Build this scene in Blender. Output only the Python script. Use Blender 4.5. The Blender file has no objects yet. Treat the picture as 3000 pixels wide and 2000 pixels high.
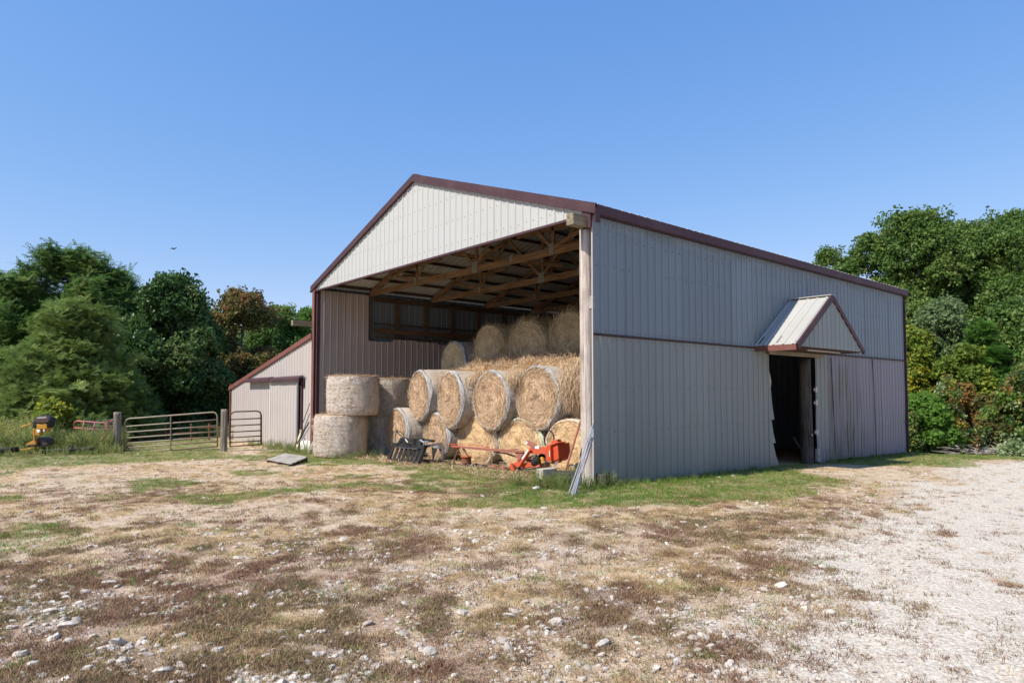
import bpy, math, random
import numpy as np
from mathutils import Vector, Matrix
R = math.radians
S = bpy.context.scene
COL = S.collection
rnd = random.Random(7)
npr = np.random.default_rng(11)

# ------------------------------------------------------------------ camera
# world frame: origin at the near barn corner, +X along the long side wall, +Y along the open front
CAM = np.array([-8.576, -7.814, 1.65]); PITCH = 0.0457; YAW = 0.8616; FPX = 1911.67
cam_data = bpy.data.cameras.new('camera'); cam = bpy.data.objects.new('camera', cam_data); COL.objects.link(cam)
cam.location = CAM
cam.rotation_euler = (math.pi/2 + PITCH, 0, YAW - math.pi/2)
cam_data.sensor_width = 36; cam_data.lens = FPX/3000*36; cam_data.shift_y = 61.5/3000
cam_data.clip_end = 3000; cam_data.clip_start = 0.05
S.camera = cam

# ------------------------------------------------------------------ sky, sun, exposure
SUN_EL = R(49.5); SUN_AZ = R(5.5)          # sun stands in front of the open side, slightly to +Y
w = bpy.data.worlds.new('World'); S.world = w; w.use_nodes = True
nt = w.node_tree; nt.nodes.clear()
out = nt.nodes.new('ShaderNodeOutputWorld'); bg = nt.nodes.new('ShaderNodeBackground'); sky = nt.nodes.new('ShaderNodeTexSky')
sky.sky_type = 'NISHITA'; sky.sun_disc = False; sky.sun_elevation = SUN_EL
to_sun = Vector((-math.cos(SUN_AZ)*math.cos(SUN_EL), math.sin(SUN_AZ)*math.cos(SUN_EL), math.sin(SUN_EL)))
sky.sun_rotation = math.atan2(to_sun.x, to_sun.y)
sky.altitude = 0; sky.air_density = 1.0; sky.dust_density = 0.0; sky.ozone_density = 6.0
EXPO = 0.52
bg.inputs['Strength'].default_value = 0.15
# gentle per-channel curve on the sky radiance: the deep saturated blue of the photographed air
_sp = nt.nodes.new('ShaderNodeSeparateColor'); _cb = nt.nodes.new('ShaderNodeCombineColor'); nt.links.new(sky.outputs[0], _sp.inputs[0])
for _i, (_g, _k) in enumerate(((1.0, .19), (.65, .261), (.35, .52))):
    _p = nt.nodes.new('ShaderNodeMath'); _p.operation = 'POWER'; _p.inputs[1].default_value = _g; nt.links.new(_sp.outputs[_i], _p.inputs[0])
    _m = nt.nodes.new('ShaderNodeMath'); _m.operation = 'MULTIPLY'; _m.inputs[1].default_value = _k/0.15/2**EXPO; nt.links.new(_p.outputs[0], _m.inputs[0]); nt.links.new(_m.outputs[0], _cb.inputs[_i])
nt.links.new(_cb.outputs[0], bg.inputs[0]); nt.links.new(bg.outputs[0], out.inputs[0])
sd = bpy.data.lights.new('sun', 'SUN'); sd.energy = 4.7; sd.angle = R(0.53); sd.color = (1, 0.935, 0.83)
so = bpy.data.objects.new('sun', sd); COL.objects.link(so)
so.rotation_euler = to_sun.to_track_quat('Z', 'Y').to_euler()
S.view_settings.view_transform = 'Standard'; S.view_settings.look = 'None'
S.view_settings.exposure = EXPO; S.view_settings.gamma = 1; S.view_settings.use_curve_mapping = False
S.render.engine = 'CYCLES'; S.cycles.diffuse_bounces = 3

# ------------------------------------------------------------------ photo pixel -> world helpers (photo is 3000 x 2000)
_F = np.array([math.cos(YAW), math.sin(YAW), 0.]); RIGHT = np.array([math.sin(YAW), -math.cos(YAW), 0.]); _U = np.array([0, 0, 1.])
FWD = _F*math.cos(PITCH) + _U*math.sin(PITCH); UPV = _U*math.cos(PITCH) - _F*math.sin(PITCH)
def ray(u, v): return FWD + RIGHT*(u-1500)/FPX + UPV*(1061.5-v)/FPX
def on_x(u, v, X):
    d = ray(u, v); return Vector(CAM + d*((X-CAM[0])/d[0]))
def on_y(u, v, Y):
    d = ray(u, v); return Vector(CAM + d*((Y-CAM[1])/d[1]))
def at(u, v, D): return Vector(CAM + ray(u, v)*D)
def _h(ix, iy, s):
    n = (ix.astype(np.int64)*374761393 + iy.astype(np.int64)*668265263 + s*974711) & 0x7fffffff
    n = ((n ^ (n >> 13))*1274126177) & 0x7fffffff
    return ((n ^ (n >> 16)) & 0xffff)/65535.0
def vn(x, y, f=1.0, s=0):
    x = np.asarray(x, float)*f; y = np.asarray(y, float)*f
    ix = np.floor(x); iy = np.floor(y); fx = x-ix; fy = y-iy
    fx = fx*fx*(3-2*fx); fy = fy*fy*(3-2*fy)
    a = _h(ix, iy, s); b = _h(ix+1, iy, s); c = _h(ix, iy+1, s); d = _h(ix+1, iy+1, s)
    return (a*(1-fx)+b*fx)*(1-fy) + (c*(1-fx)+d*fx)*fy
def fbm(x, y, f=1.0, s=0, o=4):
    t = 0; a = .5
    for i in range(o): t = t + a*vn(x, y, f*2**i, s+i*17); a *= .5
    return t/(1-.5**o)
def gz(x, y, fine=True):
    x = np.asarray(x, float); y = np.asarray(y, float)
    z = -.0225*np.clip(x, 0, 15) - .0134*np.clip(y, 0, 30) - .085*np.clip(x-15, 0, 5) - .022*np.clip(x-20, 0, 30)
    z = z + .05*(fbm(x, y, .35, 3, 2)-.5)*np.clip(1, 0, 1)
    if fine: z = z + .03*(fbm(x, y, 2.2, 9, 3)-.5)
    return z
def g(x, y): return float(gz(np.array([x]), np.array([y]))[0])
def ground_hit(u, v):
    d = ray(u, v); z = 0
    for i in range(30):
        t = (z-CAM[2])/d[2]; P = CAM+d*t; z = g(P[0], P[1])
    return Vector((P[0], P[1], z))

# ------------------------------------------------------------------ object helpers
ORG = {}
def tag(o, label=None, cat=None, group=None, kind=None):
    if label: o['label'] = label
    if cat: o['category'] = cat
    if group: o['group'] = group
    if kind: o['kind'] = kind
    return o
def empty(name, loc, label=None, cat=None, group=None):
    o = bpy.data.objects.new(name, None); COL.objects.link(o); o.location = loc; o.empty_display_size = .2
    ORG[o.name] = Vector(loc); return tag(o, label, cat, group)
def link(name, me, parent=None, loc=None):
    o = bpy.data.objects.new(name, me); COL.objects.link(o)
    if parent is not None: o.parent = parent
    if loc is not None: o.location = loc
    return o
class MB:
    """collects simple solids given in world coordinates; build() makes ONE mesh object"""
    def __init__(s): s.v = []; s.f = []
    def add(s, vs, fs):
        b = len(s.v); s.v += [tuple(p) for p in vs]; s.f += [tuple(i+b for i in q) for q in fs]; return s
    def box(s, c, size, rz=0, M=None, taper=1):
        hx, hy, hz = size[0]/2, size[1]/2, size[2]/2; c = Vector(c)
        m = M if M is not None else Matrix.Rotation(rz, 3, 'Z')
        vs = [c + m @ Vector((sx*hx*(taper if sz > 0 else 1), sy*hy*(taper if sz > 0 else 1), sz*hz)) for sz in (-1, 1) for sx, sy in ((-1,-1),(1,-1),(1,1),(-1,1))]
        return s.add(vs, [(3,2,1,0),(4,5,6,7),(0,1,5,4),(1,2,6,5),(2,3,7,6),(3,0,4,7)])
    def bar(s, a, b, w, h, up=(0,0,1)):
        a = Vector(a); b = Vector(b); d = (b-a).normalized(); up = Vector(up)
        x = d.cross(up)
        if x.length < 1e-4: x = d.cross(Vector((1,0,0)))
        x.normalize(); y = x.cross(d)
        vs = [p + x*sx*w/2 + y*sy*h/2 for p in (a, b) for sx, sy in ((-1,-1),(1,-1),(1,1),(-1,1))]
        return s.add(vs, [(3,2,1,0),(4,5,6,7),(0,1,5,4),(1,2,6,5),(2,3,7,6),(3,0,4,7)])
    def tube(s, pts, r, n=8, r1=None, cap=True, closed=False):
        pts = [Vector(p) for p in pts]; m = len(pts); rings = []
        ref = None
        for i, p in enumerate(pts):
            d = (pts[min(i+1, m-1)] - pts[max(i-1, 0)]).normalized()
            if ref is None:
                ref = Vector((0,0,1)) if abs(d.z) < .9 else Vector((1,0,0))
            x = d.cross(ref)
            if x.length < 1e-3: ref = Vector((0,1,0)); x = d.cross(ref)
            x.normalize(); y = x.cross(d).normalized(); 
            rr = (r if r1 is None else r+(r1-r)*i/(m-1)) if not callable(r) else r(i/(m-1))
            rings.append([p + (x*math.cos(2*math.pi*k/n) + y*math.sin(2*math.pi*k/n))*rr for k in range(n)])
        vs = [q for rg in rings for q in rg]; fs = []
        for i in range(m-1):
            for k in range(n): fs.append((i*n+k, i*n+(k+1) % n, (i+1)*n+(k+1) % n, (i+1)*n+k))
        if cap: fs.append(tuple(range(n-1, -1, -1))); fs.append(tuple((m-1)*n+k for k in range(n)))
        return s.add(vs, fs)
    def prism(s, poly, d):
        """poly: world points; extruded by vector d"""
        n = len(poly); d = Vector(d); P = [Vector(p) for p in poly]
        return s.add(P + [p+d for p in P], [tuple(range(n)), tuple(range(2*n-1, n-1, -1))] + [((i+1) % n, i, n+i, n+(i+1) % n) for i in range(n)])
    def sphere(s, c, r, sc=(1,1,1), n=10, jit=0, seed=0):
        q = random.Random(seed); vs = []; fs = []; c = Vector(c); m = n//2+1
        for i in range(m):
            a = math.pi*i/(m-1)
            for k in range(n):
                b = 2*math.pi*k/n; j = 1+jit*(q.random()-.5)*2
                vs.append(c + Vector((math.sin(a)*math.cos(b)*sc[0], math.sin(a)*math.sin(b)*sc[1], math.cos(a)*sc[2]))*r*j)
        for i in range(m-1):
            for k in range(n): fs.append((i*n+k, (i+1)*n+k, (i+1)*n+(k+1) % n, i*n+(k+1) % n))
        return s.add(vs, fs)
    def build(s, name, mat, parent=None, smooth=False, bevel=0, root=None):
        org = ORG.get((root or parent).name, Vector((0,0,0))) if parent is not None else Vector((0,0,0))
        me = bpy.data.meshes.new(name); me.from_pydata([tuple(Vector(p)-org) for p in s.v], [], s.f); me.update()
        if mat is not None: me.materials.append(mat)
        if smooth:
            me.polygons.foreach_set('use_smooth', [True]*len(me.polygons))
        o = link(name, me, parent)
        if parent is not None: ORG[o.name] = org
        if bevel:
            b = o.modifiers.new('bevel', 'BEVEL'); b.width = bevel; b.segments = 1; b.limit_method = 'ANGLE'; b.angle_limit = R(40)
        return o
def np_mesh(name, V, Fq, mat, tri=False):
    me = bpy.data.meshes.new(name); n = 3 if tri else 4
    me.vertices.add(len(V)); me.vertices.foreach_set('co', np.asarray(V, np.float32).ravel())
    me.loops.add(len(Fq)*n); me.loops.foreach_set('vertex_index', np.asarray(Fq, np.int32).ravel())
    me.polygons.add(len(Fq)); me.polygons.foreach_set('loop_start', np.arange(0, len(Fq)*n, n, dtype=np.int32))
    me.update(calc_edges=True); me.validate()
    if mat: me.materials.append(mat)
    return me

# ------------------------------------------------------------------ materials
class NG:
    def __init__(s, name):
        s.m = bpy.data.materials.new(name); s.m.use_nodes = True; s.t = s.m.node_tree; s.N = s.t.nodes; s.L = s.t.links
        s.b = s.N['Principled BSDF']; s.o = s.N['Material Output']
    def n(s, typ, **kw):
        q = s.N.new(typ)
        for k, v in kw.items(): setattr(q, k, v)
        return q
    def inp(s, q, i, val):
        if isinstance(val, bpy.types.NodeSocket): s.L.new(val, q.inputs[i])
        else: q.inputs[i].default_value = val
    def math(s, op, a, b=0, clamp=False):
        q = s.n('ShaderNodeMath', operation=op, use_clamp=clamp); s.inp(q, 0, a); s.inp(q, 1, b); return q.outputs[0]
    def mix(s, f, a, b, typ='MIX'):
        q = s.n('ShaderNodeMix', data_type='RGBA', blend_type=typ); s.inp(q, 0, f)
        s.inp(q, 6, a if isinstance(a, bpy.types.NodeSocket) else (*a, 1)); s.inp(q, 7, b if isinstance(b, bpy.types.NodeSocket) else (*b, 1)); return q.outputs[2]
    def coord(s, kind='Object', scale=None):
        c = s.n('ShaderNodeTexCoord').outputs[kind]
        if scale is not None:
            mp = s.n('ShaderNodeMapping'); mp.inputs['Scale'].default_value = scale; s.L.new(c, mp.inputs[0]); c = mp.outputs[0]
        return c
    def world(s, scale=None):
        c = s.n('ShaderNodeNewGeometry').outputs['Position']
        if scale is not None:
            mp = s.n('ShaderNodeMapping'); mp.inputs['Scale'].default_value = scale; s.L.new(c, mp.inputs[0]); c = mp.outputs[0]
        return c
    def noise(s, vec, sc=5, det=4, rough=.55, dist=0):
        q = s.n('ShaderNodeTexNoise'); s.L.new(vec, q.inputs['Vector']); q.inputs['Scale'].default_value = sc
        q.inputs['Detail'].default_value = det; q.inputs['Roughness'].default_value = rough; q.inputs['Distortion'].default_value = dist; return q.outputs['Fac']
    def ramp(s, f, stops):
        q = s.n('ShaderNodeValToRGB'); s.L.new(f, q.inputs[0]); e = q.color_ramp.elements
        while len(e) < len(stops): e.new(.5)
        for i, (p, c) in enumerate(stops): e[i].position = p; e[i].color = (*c, 1) if len(c) == 3 else c
        return q.outputs[0]
    def fr(s, f, a, b):
        q = s.n('ShaderNodeMapRange'); s.L.new(f, q.inputs[0]); q.inputs[1].default_value = a; q.inputs[2].default_value = b; return q.outputs[0]
    def bump(s, h, st=.3, d=.01, normal=None):
        q = s.n('ShaderNodeBump'); q.inputs['Strength'].default_value = st; q.inputs['Distance'].default_value = d; s.L.new(h, q.inputs['Height'])
        if normal is not None: s.L.new(normal, q.inputs['Normal'])
        s.L.new(q.outputs[0], s.b.inputs['Normal']); return q.outputs[0]
    def col(s, c): s.inp(s.b, 'Base Color', c if isinstance(c, bpy.types.NodeSocket) else (*c, 1))
    def rough(s, v): s.inp(s.b, 'Roughness', v)

def metal_sheet(name, c, dirt=(.2,.17,.14), dirt_amt=.35, rough=.45, streak=.25, gloss=.4, low_dirt=0, tintv=.10):
    k = NG(name); geo = k.world(); rand = k.n('ShaderNodeObjectInfo').outputs['Random']
    big = k.noise(geo, 1.1, 4); st = k.noise(k.world((9, 9, .35)), 1.4, 5, .6)
    fine = k.noise(k.world((60, 60, 3)), 1, 3)
    base = k.mix(rand, tuple(x*(1-tintv) for x in c), tuple(min(1, x*(1+tintv*.6)) for x in c))
    base = k.mix(k.math('MULTIPLY', k.fr(big, .35, .75), dirt_amt*.5), base, dirt)
    base = k.mix(k.math('MULTIPLY', k.fr(st, .5, .8), streak), base, dirt)
    if low_dirt:
        z = k.n('ShaderNodeSeparateXYZ'); k.L.new(geo, z.inputs[0])
        f = k.math('MULTIPLY', k.math('SUBTRACT', 1, k.math('MULTIPLY', k.math('ADD', z.outputs[2], .2), 1.3), True), k.fr(k.noise(k.world((5,5,1)), 2, 4), .3, .7))
        base = k.mix(k.math('MULTIPLY', f, low_dirt), base, dirt)
    k.col(base); k.rough(k.math('ADD', rough, k.math('MULTIPLY', fine, .15)))
    k.b.inputs['Specular IOR Level'].default_value = gloss
    k.bump(k.noise(geo, 2.3, 3), .35, .02); return k.m
def plain(name, c, rough=.6, metal=0, var=.2, sc=14, dirt=None, dirt_amt=.4, bump=.2, spec=.4):
    k = NG(name); o = k.coord('Object'); n = k.noise(o, sc, 5)
    base = k.mix(n, tuple(x*(1-var) for x in c), tuple(min(1, x*(1+var)) for x in c))
    if dirt: base = k.mix(k.math('MULTIPLY', k.fr(k.noise(o, sc*.45, 5, .65), .48, .66), dirt_amt), base, dirt)
    k.col(base); k.rough(rough); k.b.inputs['Metallic'].default_value = metal; k.b.inputs['Specular IOR Level'].default_value = spec
    k.bump(k.noise(o, sc*2.5, 4), bump, .004); return k.m
def wood(name, c1, c2, axis=2, knots=True, sc=1.0, rough=.8):
    k = NG(name); s = [22*sc, 22*sc, 22*sc]; s[axis] = 1.1*sc
    o = k.coord('Object', tuple(s)); r = k.n('ShaderNodeObjectInfo').outputs['Random']
    off = k.n('ShaderNodeVectorMath', operation='ADD'); k.L.new(o, off.inputs[0]); cmb = k.n('ShaderNodeCombineXYZ')
    for i in range(3): k.L.new(k.math('MULTIPLY', r, 37.), cmb.inputs[i])
    k.L.new(cmb.outputs[0], off.inputs[1])
    n = k.noise(off.outputs[0], 1, 6, .65, .6); n2 = k.noise(k.coord('Object'), 2.5, 3)
    base = k.ramp(n, [(.30, tuple(x*.38 for x in c1)), (.42, c1), (.66, c2)])
    base = k.mix(k.math('MULTIPLY', k.fr(n2, .45, .7), .4), base, tuple(x*.6 for x in c1))
    k.col(base); k.rough(rough); k.b.inputs['Specular IOR Level'].default_value = .2; k.bump(n, .9, .02); return k.m

M = {}
M['upper'] = metal_sheet('siding_upper', (.155,.19,.215), (.13,.12,.10), .25, .42, .18, .5)  # base colour darkened and blued to carry the shade of the unlit walls
M['lower'] = metal_sheet('siding_lower', (.215,.235,.22), (.16,.13,.10), .3, .45, .25, .4, .35)  # side wall's shade is also put into this darker base colour
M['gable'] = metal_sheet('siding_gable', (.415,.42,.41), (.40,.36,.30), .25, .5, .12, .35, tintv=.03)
M['lean'] = metal_sheet('siding_lean', (.41,.37,.35), (.40,.33,.27), .25, .5, .15, .3, .3, tintv=.03)
M['liner'] = metal_sheet('siding_liner', (.38,.32,.29), (.18,.13,.10), .35, .45, .25, .45)
M['roofm'] = metal_sheet('roof_sheet', (.44,.44,.42), (.3,.26,.2), .3, .4, .1, .5)
M['awn'] = metal_sheet('awning_sheet', (.40,.395,.37), (.28,.24,.18), .4, .5, .2, .4)
def faded():
    k = NG('siding_faded'); geo = k.world(); st = k.noise(k.world((7, 7, .22)), 1.7, 6, .7); st2 = k.noise(k.world((2.2, 2.2, .5)), 1.2, 3)
    z = k.n('ShaderNodeSeparateXYZ'); k.L.new(geo, z.inputs[0])
    base = k.mix(k.n('ShaderNodeObjectInfo').outputs['Random'], (.22,.195,.215), (.24,.215,.235))
    base = k.mix(k.math('MULTIPLY', k.fr(st, .42, .78), .55), base, (.30,.275,.29))
    xm = k.math('SUBTRACT', 1, k.math('MULTIPLY', k.math('ABSOLUTE', k.math('SUBTRACT', z.outputs[0], 10.2)), .42), True)
    zz = k.math('SUBTRACT', 1, k.math('MULTIPLY', k.math('SUBTRACT', z.outputs[2], .1), .33), True)
    f = k.math('MULTIPLY', k.math('MULTIPLY', k.fr(st, .44, .66), k.fr(st2, .28, .55)), k.math('MULTIPLY', xm, k.math('POWER', zz, .7)))
    base = k.mix(k.math('MULTIPLY', f, 2.6, True), base, (.085,.095,.045))
    k.col(base); k.rough(.6); k.b.inputs['Specular IOR Level'].default_value = .25; k.bump(k.noise(geo, 2.3, 3), .35, .02); return k.m
M['faded'] = faded()
M['trim'] = plain('maroon_trim', (.062,.030,.036), .6, 0, .18, 3, (.10,.058,.058), .5, .1, .25)
M['trim_red'] = plain('faded_trim', (.17,.065,.052), .6, 0, .15, 3, (.2,.10,.08), .5, .1, .3)
M['truss'] = wood('truss_lumber', (.20,.115,.065), (.34,.215,.13), 1)
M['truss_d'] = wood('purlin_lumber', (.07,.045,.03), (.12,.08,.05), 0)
M['girt'] = wood('girt_lumber', (.10,.06,.035), (.17,.105,.06), 0)
M['post'] = wood('weathered_post', (.36,.295,.25), (.66,.59,.53), 2, sc=1.0)
M['post_dark'] = wood('dark_post', (.045,.04,.035), (.12,.11,.10), 2, sc=1.2)
M['grey_wood'] = wood('grey_wood', (.30,.27,.24), (.52,.48,.43), 0)
M['old_post'] = wood('old_post', (.13,.11,.09), (.33,.29,.25), 2)
M['trim_dark'] = plain('dark_flashing', (.045,.026,.026), .6, 0, .2, 5, None, 0, .1, .2)
M['block_end'] = wood('treated_timber', (.20,.165,.11), (.33,.28,.20), 0)
M['plate'] = plain('gusset_steel', (.34,.34,.33), .45, .6, .2, 30)
M['galv'] = plain('galvanised_pipe', (.36,.365,.37), .5, .5, .15, 20)
M['black'] = plain('black_paint', (.010,.010,.011), .5, 0, .3, 9, (.06,.048,.04), .4, .2, .3)
M['black_worn'] = plain('worn_black_steel', (.055,.045,.042), .55, .2, .4, 11, (.14,.09,.07), .6, .3)
M['red'] = plain('red_paint', (.52,.075,.028), .55, 0, .22, 6, (.33,.13,.09), .6, .2, .4)
M['red_old'] = plain('rusty_red_steel', (.30,.115,.085), .7, 0, .3, 9, (.13,.075,.06), .6, .3, .2)
M['rust'] = plain('rust', (.20,.085,.05), .8, .1, .3, 14, (.08,.045,.035), .6, .3, .2)
M['white'] = plain('white_decal', (.78,.76,.72), .5, 0, .06, 20)
M['yellow'] = plain('yellow_paint', (.50,.23,.025), .5, 0, .12, 8, (.35,.2,.08), .3)
M['rubber'] = plain('rubber', (.02,.02,.02), .7, 0, .3, 20)
M['gate'] = plain('gate_green_rust', (.26,.23,.175), .6, .1, .25, 5, (.30,.16,.115), .85, .2)
M['gate_d'] = plain('gate_dark', (.07,.045,.035), .6, .2, .25, 8, (.12,.07,.05), .6, .2)
M['pinkred'] = plain('faded_red_tube', (.38,.12,.11), .6, 0, .15, 8, (.45,.2,.17), .5)
M['concrete'] = plain('concrete', (.42,.38,.32), .9, 0, .15, 18, (.25,.22,.17), .3, .5, .1)
M['stone'] = plain('limestone', (.50,.46,.41), .9, 0, .22, 6, (.34,.28,.22), .5, .6, .1)
M['wire'] = plain('fence_wire', (.20,.22,.23), .5, .6, .1, 10)
M['brown_seat'] = plain('brown_vinyl', (.075,.045,.045), .35, 0, .2, 6, None, 0, .1, .6)
M['bark'] = wood('bark', (.09,.075,.06), (.20,.17,.14), 2, sc=.5)

def straw_mat(name, cols, face=False, streak=(1,1,1), sc=1, net=0, netcol=(.62,.60,.58)):
    k = NG(name); oi = k.n('ShaderNodeObjectInfo').outputs['Random']; o = k.coord('Object')
    sp = k.n('ShaderNodeSeparateXYZ'); k.L.new(o, sp.inputs[0])
    if face:   # swirl about the bale axis (local X)
        r = k.math('SQRT', k.math('ADD', k.math('MULTIPLY', sp.outputs[1], sp.outputs[1]), k.math('MULTIPLY', sp.outputs[2], sp.outputs[2])))
        th = k.math('ARCTAN2', sp.outputs[2], sp.outputs[1])
        wob = k.noise(o, 3.5, 3)
        rr = k.math('ADD', r, k.math('MULTIPLY', wob, .16))
        cb = k.n('ShaderNodeCombineXYZ'); k.L.new(k.math('MULTIPLY', rr, 34*sc), cb.inputs[0])
        k.L.new(k.math('MULTIPLY', k.math('SINE', th), 2.6), cb.inputs[1]); k.L.new(k.math('ADD', k.math('MULTIPLY', k.math('COSINE', th), 2.6), k.math('MULTIPLY', oi, 40.)), cb.inputs[2])
        v = cb.outputs[0]; n = k.noise(v, 1.0, 5, .75)
        n2 = k.noise(k.coord('Object', (60,60,60)), 1, 3, .7)
        big = k.noise(o, 2.6, 4)
    else:
        v = k.coord('Object', streak); n = k.noise(v, 1.0, 5, .7, .4); n2 = k.noise(k.coord('Object', (55,55,55)), 1, 3, .7); big = k.noise(o, 2.2, 4)
    f = k.math('ADD', k.math('MULTIPLY', n, .6), k.math('MULTIPLY', n2, .4))
    c = k.ramp(f, [(.33, cols[0]), (.45, cols[1]), (.54, cols[2]), (.66, cols[3])])
    c = k.mix(k.math('MULTIPLY', k.fr(big, .42, .68), .45), c, cols[4])
    h = f
    if net:
        wv = k.n('ShaderNodeTexWave', wave_type='BANDS', bands_direction='X'); k.L.new(o, wv.inputs[0]); wv.inputs['Scale'].default_value = 9; wv.inputs['Distortion'].default_value = 1.2; wv.inputs['Detail'].default_value = 2; wv.inputs['Detail Scale'].default_value = 3
        m = k.math('MULTIPLY', k.fr(k.noise(o, 4, 5, .7), .3, .62), k.math('ADD', .35, k.math('MULTIPLY', wv.outputs['Fac'], .65)))
        c = k.mix(k.math('MULTIPLY', m, net), c, netcol)
        h = k.math('ADD', f, k.math('MULTIPLY', wv.outputs['Fac'], .25))
    if face:
        c = k.mix(k.math('MULTIPLY', k.math('SUBTRACT', 1, k.math('MULTIPLY', r, 4.5), True), .55), c, cols[0])
    k.col(c); k.rough(.85); k.b.inputs['Specular IOR Level'].default_value = .15; k.bump(h, .9, .035); return k.m
HAY1 = [(.08,.048,.028), (.30,.19,.11), (.54,.37,.235), (.80,.64,.47), (.38,.27,.19)]
HAY2 = [(.20,.115,.055), (.50,.32,.16), (.72,.51,.28), (.90,.73,.50), (.58,.39,.20)]
HAY3 = [(.14,.10,.055), (.42,.31,.17), (.64,.51,.31), (.86,.73,.50), (.48,.35,.2)]
M['hay_face'] = straw_mat('hay_face', HAY1, True)
M['hay_face_gold'] = straw_mat('hay_face_gold', HAY2, True)
M['hay_face_olive'] = straw_mat('hay_face_olive', HAY3, True)
M['hay_side'] = straw_mat('hay_side', [(.10,.07,.045), (.30,.22,.14), (.46,.36,.26), (.62,.52,.42), (.36,.29,.23)], False, (3, 30, 30), net=.75)
M['hay_grey'] = straw_mat('hay_grey', [(.12,.085,.06), (.34,.265,.20), (.50,.42,.34), (.70,.62,.54), (.42,.34,.27)], False, (3, 14, 14), net=.75, netcol=(.64,.59,.55))
M['loose'] = straw_mat('loose_hay', [(.12,.06,.02), (.38,.21,.08), (.60,.37,.16), (.80,.57,.30), (.45,.26,.11)], False, (9, 9, 3))
M['net_band'] = straw_mat('net_band', [(.15,.12,.095), (.32,.29,.265), (.42,.42,.43), (.60,.62,.64), (.30,.35,.41)], False, (40, 8, 8))
M['net_green'] = straw_mat('net_green', [(.28,.30,.22), (.46,.50,.36), (.60,.64,.48), (.74,.78,.62), (.50,.56,.40)], False, (40, 8, 8))
M['net_straw'] = straw_mat('net_straw', [(.40,.28,.18), (.60,.45,.32), (.74,.60,.46), (.86,.74,.62), (.66,.48,.34)], False, (40, 8, 8))

def strand_mat(name, stops, trans=.25, tint=True, rough=.7):
    k = NG(name)
    a = k.n('ShaderNodeAttribute', attribute_type='INSTANCER' if tint else 'GEOMETRY', attribute_name='tint')
    c = k.ramp(a.outputs['Fac'], stops)
    rn = k.noise(k.world(), 23, 2)
    c = k.mix(k.fr(rn, .35, .65), k.mix(.35, c, (0,0,0)), c)
    k.col(c); k.rough(rough); k.b.inputs['Specular IOR Level'].default_value = .2
    tr = k.n('ShaderNodeBsdfTranslucent'); k.L.new(c, tr.inputs[0]); mx = k.n('ShaderNodeMixShader'); mx.inputs[0].default_value = trans
    k.L.new(k.b.outputs[0], mx.inputs[1]); k.L.new(tr.outputs[0], mx.inputs[2]); k.L.new(mx.outputs[0], k.o.inputs[0]); return k.m
M['straw'] = strand_mat('straw_strand', [(0, (.22,.13,.065)), (.5, (.56,.38,.225)), (1, (.86,.70,.50))], .2, False)
M['straw_olive'] = strand_mat('straw_dull', [(0, (.26,.18,.09)), (.5, (.62,.48,.28)), (1, (.9,.78,.54))], .2, False)
M['grass'] = strand_mat('green_blade', [(0, (.09,.18,.025)), (.5, (.18,.30,.05)), (1, (.36,.40,.12))], .35)
M['dry'] = strand_mat('dry_blade', [(0, (.30,.185,.085)), (.5, (.52,.365,.185)), (1, (.74,.57,.32))], .3)
M['redweed'] = strand_mat('red_weed_blade', [(0, (.24,.125,.085)), (.45, (.33,.20,.13)), (.75, (.28,.22,.11)), (1, (.19,.21,.07))], .25)
M['weed'] = strand_mat('tall_weed', [(0, (.12,.18,.05)), (.4, (.27,.33,.10)), (.75, (.44,.45,.17)), (1, (.62,.56,.20))], .35)

# ------------------------------------------------------------------ instanced foliage / litter (geometry nodes), used only for uncountable stuff and leaf masses
_gn = {}
def gn_group(key, protos):
    if key in _gn: return _gn[key]
    ng = bpy.data.node_groups.new('scatter_'+key, 'GeometryNodeTree')
    ng.interface.new_socket('Geometry', in_out='INPUT', socket_type='NodeSocketGeometry'); ng.interface.new_socket('Geometry', in_out='OUTPUT', socket_type='NodeSocketGeometry')
    gi = ng.nodes.new('NodeGroupInput'); go = ng.nodes.new('NodeGroupOutput'); jn = ng.nodes.new('GeometryNodeJoinGeometry')
    def attr(nm, ty):
        q = ng.nodes.new('GeometryNodeInputNamedAttribute'); q.data_type = ty; q.inputs[0].default_value = nm; return q.outputs[0]
    rot = ng.nodes.new('FunctionNodeEulerToRotation'); ng.links.new(attr('rot', 'FLOAT_VECTOR'), rot.inputs[0]); scl = attr('scl', 'FLOAT_VECTOR'); var = attr('var', 'INT')
    for i, p in enumerate(protos):
        cmp_ = ng.nodes.new('FunctionNodeCompare'); cmp_.data_type = 'INT'; cmp_.operation = 'EQUAL'; ng.links.new(var, cmp_.inputs[2]); cmp_.inputs[3].default_value = i
        oi = ng.nodes.new('GeometryNodeObjectInfo'); oi.inputs[0].default_value = p
        ip = ng.nodes.new('GeometryNodeInstanceOnPoints'); ng.links.new(gi.outputs[0], ip.inputs['Points']); ng.links.new(cmp_.outputs[0], ip.inputs['Selection'])
        ng.links.new(oi.outputs['Geometry'], ip.inputs['Instance']); ng.links.new(rot.outputs[0], ip.inputs['Rotation']); ng.links.new(scl, ip.inputs['Scale'])
        ng.links.new(ip.outputs[0], jn.inputs[0])
    ng.links.new(jn.outputs[0], go.inputs[0]); _gn[key] = ng; return ng
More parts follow.
